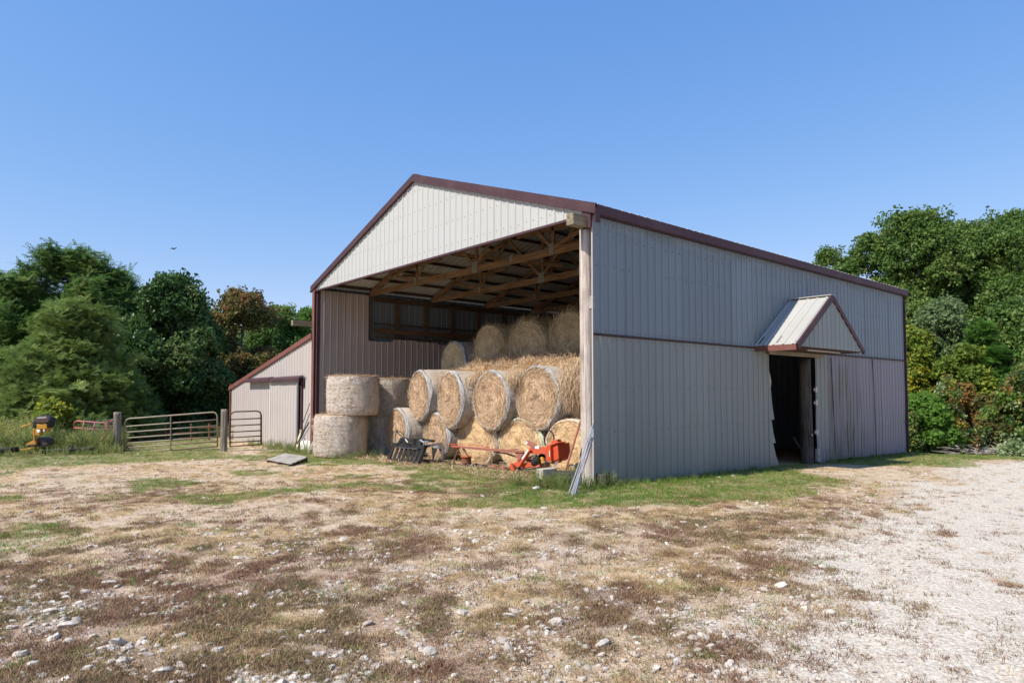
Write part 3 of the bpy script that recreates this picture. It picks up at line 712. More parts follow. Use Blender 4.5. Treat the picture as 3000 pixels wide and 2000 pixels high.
ys = [0, -.33, -.68, -AD-.02]
for a, b in ((0, .52), (.52, 1.03)):
    sheet('metal_panel', awning, (AX0-.03, -.01, AZ-.03), (0,-1,0), Vector((math.cos(sl1), 0, math.sin(sl1))), Vector((-math.sin(sl1), 0, math.cos(sl1))), a, b, 0, ln1+.02, M['awn'], .01+.003*(a > 0), minor=True)
    sheet('metal_panel', awning, (AX1+.03, -.01, AZ-.03), (0,-1,0), Vector((-math.cos(sl2), 0, math.sin(sl2))), Vector((math.sin(sl2), 0, math.cos(sl2))), a, b, 0, ln2+.02, M['awn'], .01+.003*(a > 0), minor=True)
def awt(x): return AZ+.0+(APZ-AZ)*((x-AX0)/(APX-AX0) if x < APX else (AX1-x)/(AX1-APX))-.06
for a, b in ((AX0+.08, 6.5), (6.5, 7.42), (7.42, 8.33), (8.33, AX1-.08)):
    sheet('metal_panel', awning, (0, -AD, 0), X_, Z_, (0,-1,0), a, b+.01, AZ-.06, awt, M['lower'], .003*(a > 6.6), extra=(APX,))
def trimbar(a, b, w, h, mt, nm='awning_trim', up=(0,0,1)): return MB().bar(a, b, w, h, up).build(nm, M[mt], awning)
trimbar((AX0-.04, -AD-.02, AZ-.075), (APX, -AD-.02, APZ-.045), .045, .15, 'trim', up=(-math.sin(sl1), 0, math.cos(sl1)))
trimbar((AX1+.04, -AD-.02, AZ-.075), (APX, -AD-.024, APZ-.045), .045, .11, 'trim', up=(math.sin(sl2), 0, math.cos(sl2)))
trimbar((AX0-.045, -.02, AZ-.085), (AX0-.045, -AD-.0, AZ-.085), .03, .13, 'trim_red')
MB().box((APX, -AD/2, APZ+.005), (.2, AD+.06, .02)).build('ridge_cap', M['awn'], awning)
MB().box(((AX0+AX1)/2, -AD/2, AZ-.085), (AX1-AX0-.12, AD-.12, .012)).build('soffit', M['truss_d'], awning)
MB().box((7.35, -.80, AZ-.11), (1.75, .04, .03)).build('pale_strip', M['lean'], awning)  # plain pale strip hung under the awning

# --- lean-to at the far left
LY0, LY1 = W_+.08, 19.67
def lz(y): return 3.47 + (1.87-3.47)*(y-11.92)/(19.67-11.92)
lean = MB().box((7.5, LY1-.05, .8), (15, .08, 2.1)).build('lean_to', M['girt'], barn)
lx = .02; LD0, LD1, LDZ = 12.62, 17.40, 2.03
e = [LY0]
while e[-1]+PW < LY1: e.append(e[-1]+PW)
e.append(LY1)
for i, (a, b) in enumerate(zip(e, e[1:])):
    sheet('metal_panel', lean, (lx, 0, 0), Y_, Z_, (-1,0,0), a, b+.012, (lambda u: LDZ if LD0 < u < 14.95 else g(-.1, u)-.02), lambda u: lz(u)-.02, M['lean'], .003*(i % 2), extra=(LD0, LD0+.001, 14.95, 14.951))
a = Vector((-.05, LY0-.05, lz(LY0-.05)+.03)); b = Vector((-.05, LY1+.12, lz(LY1+.12)+.03))
MB().prism([a, b, b-Vector((0,0,.15)), a-Vector((0,0,.15))], (.09, 0, 0)).build('rake_trim', M['trim_red'], lean)
MB().box((-.0, LY1+.01, .85), (.06, .07, 2.3)).build('corner_trim', M['trim_red'], lean)
for i in range(8):
    x0 = i*1.88; me = sheet('roof_panel', lean, (0, LY1+.12, lz(LY1+.12)+.035), X_, Vector((0, -(LY1+.12-LY0), lz(LY0)-lz(LY1+.12))).normalized(), Vector((0, .2, 1)).normalized(), x0, min(x0+1.88, 15), 0, 7.95, M['roofm'], .003*(i % 2), minor=False)
# sliding door sheet, hung proud of the wall, foot kicked outwards
door = sheet('sliding_door', lean, (-.09, 0, 0), Y_, Vector((-.045, 0, 1)).normalized()*-1 if False else Z_, (-1,0,0), 12.72, 15.05, lambda u: g(-.2, u)-.03-.10*(15.05-u)/2.3, LDZ+.02, M['lean'], 0, wob=.05)
MB().box((-.10, 15.06, .95), (.03, .03, 2.25)).build('door_edge', M['white'], lean)
MB().box((-.10, 12.70, .93), (.05, .09, 2.3)).build('door_edge', M['galv'], lean)
MB().box((.0, 12.56, .95), (.07, .10, 2.3)).build('door_jamb', M['trim'], lean)
m = MB()
for a, b in ((12.38, 15.0), (15.005, 17.5)):
    m.prism([(-.02, a, LDZ+.17), (-.20, a, LDZ+.09), (-.21, a, LDZ+.0), (-.195, a, LDZ+.0), (-.185, a, LDZ+.07), (-.02, a, LDZ+.15)], (0, b-a, -.02))
m.build('door_track_hood', M['trim'], lean)
MB().box((-.02, 12.36, 1.96), (.05, .05, .3)).build('hood_end', M['trim'], lean)
for y in (12.3,): MB().box((-.02, y, 2.12), (.03, .03, .06)).build('bolt', M['plate'], lean)
MB().box((-.03, 12.15, -.02), (.05, .75, .30)).build('base_board', M['white'], lean)
# lean-to outer side and back
sheet('metal_panel', lean, (0, LY1+.0, 0), X_, Z_, (0,1,0), 0, 15, -.6, 1.83, M['lean'], .03, minor=False)
sheet('metal_panel', lean, (L_, 0, 0), Y_, Z_, (1,0,0), LY0, LY1, -.7, lambda u: lz(u)-.02, M['lean'], 0, minor=False)

# ================================================================== HAY BALES
def bale_body(seed, r, w, sq=1.0, rough=.02, n=40, face_in=.03):
    """round bale about local X; returns side mesh data and face mesh data"""
    q = random.Random(seed); ph = [q.uniform(0, 6.28) for _ in range(5)]
    def rad(a, x): return r*(1+.012*math.sin(2*a+ph[0])+.010*math.sin(3*a+ph[1]+x*2)+.006*math.sin(7*a+ph[2]+x*5)) + rough*.6*(float(vn(np.array([a*4+seed]), np.array([x*5]), 1, seed)[0])-.5)
    V = []; F = []; m = 11
    for i in range(m):
        t = i/(m-1); x = -w/2 + w*t; e = min(t, 1-t)*w; rr = 1 - .06*max(0, 1-e/.10)**2
        for k in range(n):
            a = 2*math.pi*k/n; R_ = rad(a, x)*rr; V.append((x, R_*math.cos(a), R_*math.sin(a)*sq))
    for i in range(m-1):
        for k in range(n): F.append((i*n+k, (i+1)*n+k, (i+1)*n+(k+1) % n, i*n+(k+1) % n))
    FV = []; FF = []
    for side in (0, 1):
        b = len(FV); sx = -1 if side == 0 else 1; rings = 9
        for j in range(rings):
            t = 1-j/rings
            for k in range(n):
                a = 2*math.pi*k/n; R_ = rad(a, sx*w/2)*.94*t
                dx = face_in*(1-t**4)*.2 + (float(vn(np.array([a*2.5+seed]), np.array([t*6]), 1, seed+3)[0])-.5)*.05*(1-t**8) - .05*(1-t)**.5*.6
                FV.append((sx*(w/2 - dx), R_*math.cos(a), R_*math.sin(a)*sq))
        FV.append((sx*(w/2-.01), 0, 0)); c = len(FV)-1
        for j in range(rings-1):
            for k in range(n):
                qd = (b+j*n+k, b+j*n+(k+1) % n, b+(j+1)*n+(k+1) % n, b+(j+1)*n+k); FF.append(qd if side else qd[::-1])
        for k in range(n):
            tr = (b+(rings-1)*n+k, b+(rings-1)*n+(k+1) % n, c); FF.append(tr if side else tr[::-1])
    return V, F, FV, FF
def mk(name, V, F, mat, parent, smooth=True):
    me = bpy.data.meshes.new(name); me.from_pydata(V, [], F); me.materials.append(mat)
    if smooth: me.polygons.foreach_set('use_smooth', [True]*len(me.polygons))
    me.update(); return link(name, me, parent)
def strands(P, D, N, L, wd, mat, name, parent=None, droop=.0, seed=0, curl=.15, kind='stuff'):
    """thin bent straws: P start points, D directions, N normals"""
    q = np.random.default_rng(seed); n = len(P); L = np.asarray(L).reshape(-1, 1)*np.ones((n, 1))
    D = D/np.linalg.norm(D, axis=1, keepdims=True); B = np.cross(D, N); B /= np.linalg.norm(B, axis=1, keepdims=True)+1e-9
    w_ = (wd*q.uniform(.6, 1.4, (n, 1)))/2; cv = q.normal(0, curl, (n, 1))
    P1 = P + D*L*.5 + B*L*cv + N*L*.02; P1[:, 2:] -= droop*L*.2; P2 = P + D*L + B*L*cv*.5; P2[:, 2:] -= droop*L*.9
    V = np.stack([P-B*w_, P+B*w_, P1-B*w_, P1+B*w_, P2-B*w_*.3, P2+B*w_*.3], 1).reshape(-1, 3)
    k = np.arange(n)[:, None]*6; F = np.concatenate([k+np.array([[0,1,3,2]]), k+np.array([[2,3,5,4]])], 0)
    me = np_mesh(name, V, F, mat); a = me.attributes.new('tint', 'FLOAT', 'POINT'); a.data.foreach_set('value', np.repeat(q.uniform(0, 1, n)**.9, 6).astype(np.float32))
    o = link(name, me, parent); 
    if kind: tag(o, kind=kind)
    return o
def face_strands(seed, r, w, n, mat, parent, sq=1.0, out=.012, shag=.0, len_=(.08, .26)):
    q = np.random.default_rng(seed); t = np.sqrt(q.uniform(.01, .93, n)); a = q.uniform(0, 6.283, n)
    P = np.stack([-(w/2) - q.uniform(0, out, n) + .02*(1-t), r*t*np.cos(a), r*t*np.sin(a)*sq], 1)
    D = np.stack([q.normal(0, .12+shag, n) - .12, -np.sin(a)+q.normal(0, .35, n), np.cos(a)*sq+q.normal(0, .35, n)], 1)
    N = np.tile(np.array([[-1., 0, 0]]), (n, 1)) + q.normal(0, .35, (n, 3))
    return strands(P, D, N, q.uniform(len_[0], len_[1], n), .0055, mat, 'loose_straw', parent, droop=.15+shag, seed=seed)
def side_strands(seed, r, w, n, mat, parent, sq=1.0, shag=.3, L=(.08, .3)):
    q = np.random.default_rng(seed+99); a = q.uniform(0, 6.283, n); x = q.uniform(-w/2, w/2, n)
    N = np.stack([x*0, np.cos(a), np.sin(a)], 1); P = np.stack([x, r*np.cos(a), r*np.sin(a)*sq], 1)
    D = np.stack([q.normal(0, .35, n), -np.sin(a)*1.0+q.normal(0, .3, n), np.cos(a)+q.normal(0, .3, n)], 1) + N*shag*q.uniform(0, 1, (n, 1))
    return strands(P, D, N+q.normal(0, .3, (n, 3)), q.uniform(L[0], L[1], n), .008, mat, 'loose_straw', parent, droop=.3, seed=seed)
def ring_mesh(r, w, x0, x1, over=.035, n=48, seed=0, sq=1.0):
    V = []; F = []; q = random.Random(seed); ph = q.uniform(0, 6)
    for k in range(n):
        a = 2*math.pi*k/n; j = 1+.01*math.sin(3*a+ph)+.006*math.sin(9*a+ph*2); c, s = math.cos(a), math.sin(a)*sq
        ov = over*(1+.5*math.sin(5*a+ph)+.3*math.sin(11*a+ph))
        xw = x1 + .03*math.sin(4*a+ph)
        for (x, rr) in ((xw, r*1.002), ((x0+xw)/2, r*1.012), (x0+.05, r*1.006), (x0+.005, r*.975), (x0-.012, r*.945), (x0-.010, r*.945-ov), (x0+.012, r*.94-ov)):
            V.append((x, rr*j*c, rr*j*s))
    m = 7
    for k in range(n):
        for i in range(m-1): F.append((k*m+i, k*m+i+1, ((k+1) % n)*m+i+1, ((k+1) % n)*m+i))
    return V, F
def hay_bale(x, y, z, r, w, label, seed, style='tan', sq=1.0, yaw=0, tilt=0, group='round hay bales stored in the barn', upright=False, band=True, nstr=900):
    t = empty('hay_bale', (x, y, z), label, 'hay bale', group)
    fm = {'tan': 'hay_face', 'gold': 'hay_face_gold', 'green': 'hay_face_gold', 'shade': 'hay_face_olive', 'shag': 'hay_face_olive', 'grey': 'hay_face'}[style]
    sm = {'tan': 'hay_side', 'gold': 'hay_side', 'green': 'hay_side', 'shade': 'hay_side', 'shag': 'hay_face_olive', 'grey': 'hay_grey'}[style]
    V, F, FV, FF = bale_body(seed, r, w, sq, .05 if style == 'shag' else .02)
    if style == 'shag': sm = 'hay_face_olive'
    mk('hay_roll', V, F, M[sm], t); nf = len(FV)//2
    mk('hay_face', FV[:nf], [f for f in FF if max(f) < nf], M[fm], t); mk('hay_face', FV[nf:], [tuple(i-nf for i in f) for f in FF if min(f) >= nf], M[fm], t)
    stm = M['straw_olive'] if style in ('shag', 'shade') else M['straw']
    face_strands(seed, r*.97, w, nstr*(2 if style == 'shag' else 1), stm, t, sq, .05 if style == 'shag' else .015, .35 if style == 'shag' else 0)
    if style == 'shag': side_strands(seed, r*.99, w, 2600, stm, t, sq, .5)
    elif upright: side_strands(seed, r*1.0, w, 900, stm, t, sq, .12, (.05, .16))
    else: side_strands(seed, r*1.0, w, 250, stm, t, sq, .1, (.05, .14))
    if band and style != 'shag':
        V, F = ring_mesh(r, w, -w/2, -w/2+.085, .022, seed=seed, sq=sq)
        mk('net_wrap', V, F, M[{'green': 'net_green', 'gold': 'net_straw'}.get(style, 'net_band')], t)
        t2 = None
    t.rotation_euler = (random.Random(seed).uniform(0, 6) if sq == 1.0 and not upright else 0, (math.pi/2 if upright else tilt), yaw)
    return t
FLOOR = -.10
GR = 'round hay bales stored in the barn'
# bottom row
hay_bale(1.40, 7.95, .55, .72, 1.22, 'bottom-row bale with blue-edged net wrap right behind the black grapple', 11, 'tan', .93, nstr=1700, yaw=-.12)
hay_bale(1.62, 6.35, .50, .74, 1.22, 'tan bottom-row bale partly hidden behind the grapple tines', 12, 'tan', .84, nstr=1500, yaw=-.14)
hay_bale(1.75, 4.86, .47, .77, 1.22, 'golden bottom-row bale behind the long rusty mower bar', 13, 'gold', .80, nstr=1300)
hay_bale(1.78, 3.28, .47, .77, 1.22, 'golden bottom-row bale with pale green netting behind the red mower head', 14, 'green', .80, nstr=1300)
hay_bale(1.80, 1.72, .48, .77, 1.22, 'golden bottom-row bale at the weathered corner post with the red pole before it', 15, 'gold', .82, nstr=1300)
# second row
hay_bale(1.60, 7.10, 1.56, .70, 1.24, 'leftmost net-wrapped bale of the second row with a dark hollow centre', 21, 'tan', nstr=1900, yaw=-.16)
hay_bale(1.52, 5.55, 1.46, .73, 1.24, 'second-row bale with a dark core, second from the left', 22, 'tan', nstr=1900, yaw=-.18)
hay_bale(1.62, 4.12, 1.46, .71, 1.24, 'second-row bale standing above the long mower bar, pale even face', 23, 'tan', nstr=1900, yaw=-.05)
hay_bale(1.78, 2.70, 1.52, .73, 1.24, 'largest second-row bale with grey brown swirls and bright blue net edge', 24, 'tan', nstr=1900, yaw=-.03)
hay_bale(2.00, 1.18, 1.50, .71, 1.24, 'second-row bale draped in loose hay beside the corner post', 25, 'gold', nstr=1200, band=False)
# third row, set back
hay_bale(3.35, 8.05, 2.44, .74, 1.2, 'shaded net-wrapped bale standing alone at the left end of the top row', 31, 'shade', yaw=-.1)
hay_bale(3.25, 6.25, 2.84, .70, 1.2, 'shaggy unwrapped top-row bale, left of the three', 32, 'shag')
hay_bale(3.25, 4.70, 2.78, .75, 1.2, 'shaggy unwrapped top-row bale in the middle of the three', 33, 'shag')
hay_bale(3.25, 3.18, 2.90, .72, 1.2, 'shaggy tallest top-row bale nearest the corner post', 34, 'shag')
# supporting bales behind, seen only in gaps
hay_bale(3.05, 7.5, .56, .72, 1.2, 'shaded bale low in the gap behind the bottom row', 41, 'shade', .93, nstr=200)
hay_bale(4.3, 8.0, 1.15, .72, 1.2, 'shaded bale under the lone top bale', 42, 'shade', nstr=300)
hay_bale(4.3, 9.5, .9, .72, 1.2, 'deep shaded bale near the ribbed inner wall', 43, 'shade', nstr=300)
for i, yy in enumerate((6.9, 5.4, 3.9, 2.4)):
    hay_bale(3.15, yy, 1.50, .71, 1.2, ['inner second-row bale left under the loose hay', 'inner second-row bale under the middle of the loose hay', 'inner second-row bale under the tallest shaggy bale', 'inner second-row bale hidden behind the corner post'][i], 50+i, 'shade', nstr=200, band=False)
hay_bale(4.6, 4.7, 2.85, .68, 1.2, 'shaggy olive bale behind the middle top bale', 61, 'shag')
hay_bale(4.55, 6.3, 2.82, .64, 1.2, 'shaggy olive bale behind the left top bale', 62, 'shag')
deep = None  # near-hidden bales added to block light and darken the interior
for j, z in enumerate((.55, 1.95, 3.3)):
    for yy in np.arange(.95, 10.8, 1.46):
        if j == 2 and yy > 7.2: continue
        if deep is None:
            deep = hay_bale(6.3, float(yy), z, .72, 1.2, 'near-hidden hay bale added to block light at the back of the barn', 90, 'shade', band=False, nstr=60)
        else:
            d = deep.copy(); COL.objects.link(d); d.location = (6.3+rnd.uniform(-.1, .1), float(yy), z-.12*(yy > 3)); d.rotation_euler = (rnd.uniform(0, 6.28), 0, 0)
            for ch in list(deep.children):
                c_ = ch.copy(); COL.objects.link(c_); c_.parent = d
# upright bales at the left
hay_bale(-.28, 9.20, .46, .74, 1.12, 'grey weathered bale on its end at the bottom of the left stack', 71, 'grey', upright=True, band=False, nstr=500)
hay_bale(-.00, 9.02, 1.56, .73, 1.06, 'grey weathered bale on its end on top of the left stack', 72, 'grey', upright=True, band=False, nstr=1500, yaw=.5)
hay_bale(1.35, 9.55, 1.50, .72, 1.08, 'shadowed upright bale behind the top bale of the left stack', 73, 'tan', upright=True, band=False, nstr=1200, yaw=1)
hay_bale(1.35, 9.60, .42, .72, 1.10, 'shadowed upright bale at the bottom behind the left stack', 74, 'grey', upright=True, band=False, nstr=200, yaw=2)
# frayed tops of the upright bales: whitish cord over the seam
# loose hay heaped over the second row
def mound():
    q = np.random.default_rng(5); ys = np.linspace(.55, 6.75, 90); ts = np.linspace(0, 1, 16); V = []
    for y in ys:
        ed = min(1, (6.8-y)/1.1, 1)
        for t in ts:
            x = 1.45+.95*t - .14*math.sin(y*2.2)*(1-t) + (.15 if y < 2 else 0)
            z = 1.98 + .50*math.sin(min(1, t*1.15)*math.pi/2)*max(.15, ed) + .20*(float(vn(np.array([y*3.1]), np.array([t*3]), 1, 4)[0])-.5)
            if t < .1: z -= .35
            V.append((x+.12*(float(vn(np.array([y*5]), np.array([t*5]), 1, 14)[0])-.5), y, z))
    m = len(ts); F = [(i*m+j, i*m+j+1, (i+1)*m+j+1, (i+1)*m+j) for i in range(len(ys)-1) for j in range(m-1)]
    return V, F
V, F = mound()
o = mk('loose_hay', V, F, M['loose'], None); tag(o, 'loose golden hay heaped in front of the shaggy top bales', 'hay', kind='stuff')
q = np.random.default_rng(8); n = 22000; Va = np.array(V); idx = q.integers(0, len(Va), n); P = Va[idx] + q.normal(0, .05, (n, 3)); P[:, 0] -= .02
D = np.stack([q.normal(-.25, .3, n), q.normal(0, .45, n), q.normal(.15, .7, n)], 1)
o = strands(P, D, np.tile([[-.9, -.3, .4]], (n, 1))+q.normal(0, .4, (n, 3)), q.uniform(.08, .24, n), .0065, M['straw'], 'loose_hay_strands', None, .35, 3); tag(o, 'stray golden hay stems sticking up from the heap', 'hay stems')
# hay cascading between the second row bales near the post
n = 6500; yy = q.choice([1.60, 1.0, 3.45, 4.9, 6.2], n, p=[.30, .42, .10, .09, .09]) + q.normal(0, .14, n); tt = q.uniform(0, 1, n)
big = (yy < 2.3); zz = np.where(big, 2.40-1.0*tt, 2.20-.22*tt); xx = np.where(big, 1.30-.22*np.sin(tt*3), 1.05+.25*(1-tt))+q.normal(0, .06, n)
P = np.stack([xx, yy, zz], 1); D = np.stack([q.normal(-.1, .2, n), q.normal(0, .35, n), -np.abs(q.normal(.9, .3, n))], 1)
o = strands(P, D, np.tile([[-1, 0, .2]], (n, 1))+q.normal(0, .4, (n, 3)), q.uniform(.10, .26, n), .006, M['straw'], 'hanging_hay', None, .3, 4); tag(o, 'loose hay spilling down between second-row bales by the post', 'loose hay')
# chaff on the barn floor at the foot of the bales
n = 6000; P = np.stack([q.uniform(-.6, 1.6, n), q.uniform(.6, 8.6, n), np.zeros(n)], 1); P[:, 2] = gz(P[:, 0], P[:, 1])+.02
D = q.normal(0, 1, (n, 3)); D[:, 2] = np.abs(D[:, 2])*.25
o = strands(P, D, np.tile([[0, 0, 1.]], (n, 1))+q.normal(0, .2, (n, 3)), q.uniform(.05, .2, n), .009, M['straw'], 'straw_litter', None, 0, 6); tag(o, 'straw chaff scattered at the foot of the bales', 'straw litter')

# ================================================================== BLACK GRAPPLE
gp = empty('grapple_bucket', (-.1, 6.4, g(-.1, 6.4)), 'black skid loader grapple attachment leaning at the foot of the bales', 'grapple')
def s1(x, y): return 1100+x*.12755, 1220+y*.12755
def G1(x, y, X): return on_x(*s1(x, y), X)
def plate(mb, pts, X, th, fn, lean=None):
    P = [fn(*p, X if lean is None else lean(p)) for p in pts]; mb.prism(P, (th, 0, 0)); return mb
ln = lambda p: -.12 + .30*(1040-p[1])/430     # the frame leans back
def gpart(name, pts, th, mat='black', off=0): 
    m = MB(); P = [G1(p[0], p[1], ln(p)+off) for p in pts]; m.prism(P, (th, 0, 0)); return m.build(name, M[mat], gp, bevel=.004)
gpart('side_plate', [(250,1045),(262,950),(390,620),(440,628),(320,985),(300,1040)], .05)
gpart('side_plate', [(835,1080),(865,1020),(955,665),(1000,655),(905,1030),(880,1100)], .05)
gpart('side_plate', [(905,1100),(1085,660),(1120,650),(1120,690),(985,1040),(950,1110)], .10)
gpart('lower_edge', [(250,955),(960,1040),(945,1125),(245,1040)], .06, 'black', -.012)
gpart('wear_pad', [(300,985),(520,1010),(490,1035),(300,1020)], .012, 'rust', -.028)
gpart('wear_pad', [(640,1025),(850,1045),(830,1080),(640,1055)], .012, 'rust', -.028)
gpart('upper_beam', [(395,600),(1085,665),(1070,745),(430,690)], .10, 'black', -.01)
gpart('upper_lip', [(440,690),(945,728),(940,755),(435,715)], .03, 'black_worn', -.03)
for i in range(6):
    x = 405+i*98; gpart('bar', [(x+35-50, 960+i*8), (x+85, 700+i*5), (x+130, 705+i*5), (x+35, 965+i*8)], .03, 'black', .03)
for x in (500, 620, 820, 960): gpart('lug', [(x, 660), (x+45, 570), (x+80, 570), (x+45, 670)], .10, 'black', .0)
for x in (520, 930): gpart('hinge_plate', [(x, 665), (x-15, 600), (x+45, 490), (x+105, 478), (x+150, 500), (x+90, 640)], .03, 'black', .03)
gpart('cross_tube', [(560,485),(870,515),(865,590),(640,560)], .12, 'black', .10)
gpart('cross_tube', [(990,505),(1285,540),(1275,590),(1010,570)], .12, 'black', .10)
gpart('cylinder_mount', [(1110,650),(1130,555),(1155,555),(1150,665)], .08, 'plate', -.02)
for a, b in (((690,520),(745,600)), ((1030,540),(1130,600))):
    MB().tube([G1(*a, .05), G1(*b, .05)], .022, 10).build('hydraulic_cylinder', M['galv'], gp)
A_ = lambda pts, off, mt='black_worn': gpart('tine_arm', pts, .035, mt, off)
A_([(1120,690),(1150,650),(1470,590),(1540,660),(1565,760),(1560,870),(1530,1010),(1515,1000),(1510,900),(1450,730),(1400,670),(1200,700)], .12)
A_([(1290,690),(1400,730),(1345,860),(1312,1000),(1300,990),(1298,820)], .22, 'black')
MB().tube([G1(1340, 705, .2), G1(1450, 705, .12)], .03, 10).build('pivot_pin', M['galv'], gp)
for k in range(3):
    a = 1075+k*20; m = MB(); m.prism([G1(a, 1000+k*22, .1), G1(1480-k*60, 1040+k*10, .45), G1(1560-k*60, 1030+k*6, .6), G1(a, 1025+k*22, .1)], (0, 0, .03)); m.build('lower_tine', M['black_worn'], gp)
for pts in ([(640,490),(560,420),(487,345),(480,310),(500,320),(600,370),(670,470),(690,500)], [(450,560),(450,470),(480,350),(485,300)], [(487,330),(560,430),(620,470),(680,520),(730,530)]):
    MB().tube([G1(*p, .06) for p in pts], .011, 6).build('hydraulic_hose', M['rubber'], gp, smooth=True)
MB().tube([G1(440, 500, .05), G1(437, 580, .04)], .03, 8).build('coupler', M['plate'], gp)

# ================================================================== RED MOWER
mw = empty('disc_mower', (.6, 3.4, g(.6, 3.4)), 'orange-red disc mower lying folded out in front of the bales', 'disc mower')
zA = lambda x, y: (1480+.1148*x, 1240+.1148*y)
zB = lambda x, y: (1300+.2126*x, 1220+.2126*y)
def mp(name, pts, X, th, mat='red', f=zA, bev=.005):
    m = MB(); m.prism([on_x(*f(*p), X) for p in pts], (th, 0, 0)); return m.build(name, M[mat], mw, bevel=bev)
mp('frame_beam', [(585,625),(870,598),(1070,592),(1035,790),(830,785),(585,745)], .45, .22)
mp('guard_box', [(1062,600),(1150,560),(1170,960),(1060,972),(1015,930),(1035,790)], .42, .30)
mp('guard_box', [(1152,560),(1335,505),(1365,905),(1190,980)], .50, .34)
mp('box_top', [(1060,598),(1330,500),(1385,480),(1330,470),(1200,490),(1060,570)], .46, .22)
mp('box_lip', [(1185,975),(1385,912),(1350,1000),(1190,1030),(1100,1000)], .52, .1, 'red_old')
mp('reflector_slot', [(1118,695),(1136,695),(1136,860),(1118,860)], .412, .01, 'white')
mp('lift_arm', [(590,650),(632,690),(345,1120),(255,1115),(275,1075)], .38, .07)
mp('decal', [(575,655),(602,678),(445,918),(414,890)], .372, .006, 'white', bev=0)
mp('decal', [(762,575),(865,575),(858,648),(752,640)], .442, .006, 'white', bev=0)
b1 = mp('hitch_bracket', [(515,440),(535,420),(565,430),(765,560),(735,640),(690,640),(530,520),(512,480)], .44, .03, 'red_old')
mp('hitch_bracket', [(575,445),(600,432),(790,560),(760,600)], .52, .03, 'red_old')
for p in ((540,465),(540,512),(565,490)):
    c = on_x(*zA(*p), .44); MB().tube([c+Vector((-.008,0,0)), c+Vector((0,0,0))], .016, 10).build('bolt_hole', M['white'], mw)
mp('gearbox_cover', [(405,1130),(425,1040),(520,995),(690,988),(740,1050),(825,1100),(815,1140),(640,1120),(420,1150)], .46, .28, 'red', bev=.02)
mp('skid', [(215,1160),(430,1160),(820,1140),(830,1165),(400,1200),(230,1200)], .44, .2, 'black_worn')
mp('foot_plate', [(105,1030),(150,1012),(220,1200),(135,1195)], .40, .05)
mp('foot_plate', [(215,1200),(330,1195),(340,1215),(225,1230)], .36, .12, 'red_old')
mp('pivot_plate', [(210,1010),(270,975),(345,1010),(300,1080),(225,1070)], .42, .06, 'red')
c = on_x(*zA(245, 1100), .44); MB().tube([c, c+Vector((.12, 0, 0))], .065, 16).build('hub', M['rubber'], mw, smooth=False)
for a, b, r_, mt in (((480,900),(800,800),.016,'galv'), ((560,915),(660,870),.02,'red'), ((540,950),(700,930),.018,'black'), ((600,1000),(820,830),.02,'black')):
    MB().tube([on_x(*zA(*a), .5), on_x(*zA(*b), .5)], r_, 8).build('linkage_rod', M[mt], mw)
p0 = on_x(*zA(735, 1010), .36); p1 = on_x(*zA(945, 870), .22)
MB().tube([p0, p0.lerp(p1, .3), p0.lerp(p1, .6), p1], lambda t: .070+.012*math.sin(t*20)**2, 18, cap=False).tube([p0, p0+(p1-p0)*.1], .066, 18).build('shaft_guard', M['rubber'], mw, smooth=True)
MB().tube([p0.lerp(p1, .85), p1+(p1-p0)*.06+Vector((0, 0, -.03)), p1+(p1-p0)*.10+Vector((0, 0, -.12))], .038, 12).build('drive_yoke', M['yellow'], mw)
mp('stand', [(893,990),(962,1000),(905,1225),(838,1205)], .36, .06, 'red_old')
mp('stand_foot', [(780,1190),(925,1205),(920,1225),(800,1215)], .34, .12, 'rust')
MB().tube([on_x(*zA(*p), .55) for p in ((1030,555),(1005,470),(992,380),(1000,280),(1035,205),(1090,170),(1150,185),(1210,240),(1240,330),(1245,420))], .014, 8).build('hydraulic_hose', M['rubber'], mw, smooth=True)
mp('valve_block', [(1180,430),(1310,420),(1320,490),(1170,500)], .5, .14, 'red')
c = on_x(*zA(1310, 445), .54); c2 = on_x(*zA(1375, 440), .54); MB().tube([c, c2], .032, 12).build('end_cap', M['rust'], mw)
# long folded bar
mp('cutter_bar_guard', [(95,400),(220,405),(540,430),(900,455),(1085,468),(1092,498),(880,492),(540,462),(220,432),(95,418)], .52, .05, 'red_old', zB)
mp('guard_end', [(95,402),(212,405),(212,428),(95,418)], .50, .06, 'red', zB)
mp('guard_rod', [(20,370),(70,372),(400,385),(620,418),(620,428),(400,393),(70,380)], .62, .02, 'red', zB, 0)
mp('lower_link', [(680,478),(870,500),(1015,552),(1012,572),(860,520),(680,490)], .60, .03, 'red_old', zB)
mp('tension_plate', [(955,458),(1085,468),(1095,515),(1045,600),(1012,625),(1008,540),(975,500)], .54, .05, 'red_old', zB)
mp('upper_link', [(700,468),(1020,440),(1022,450),(860,478),(720,488)], .58, .03, 'rust', zB)
MB().tube([on_x(*zB(*p), .56) for p in ((218,420),(200,455),(172,520),(148,575),(138,610),(150,640),(178,656),(230,645),(305,632))], .014, 8).build('bent_guard_tube', M['red_old'], mw, smooth=True)
mp('strut', [(245,438),(275,440),(338,545),(322,550),(268,470)], .56, .03, 'rust', zB)
c = on_x(*zB(312, 655), .66); d0 = c.copy()
MB().tube([c, c+Vector((0,0,.17))], .115, 20).build('drum', M['rust'], mw); MB().tube([c+Vector((0,0,.17)), c+Vector((0,0,.185))], .14, 20).build('drum_rim', M['red'], mw)
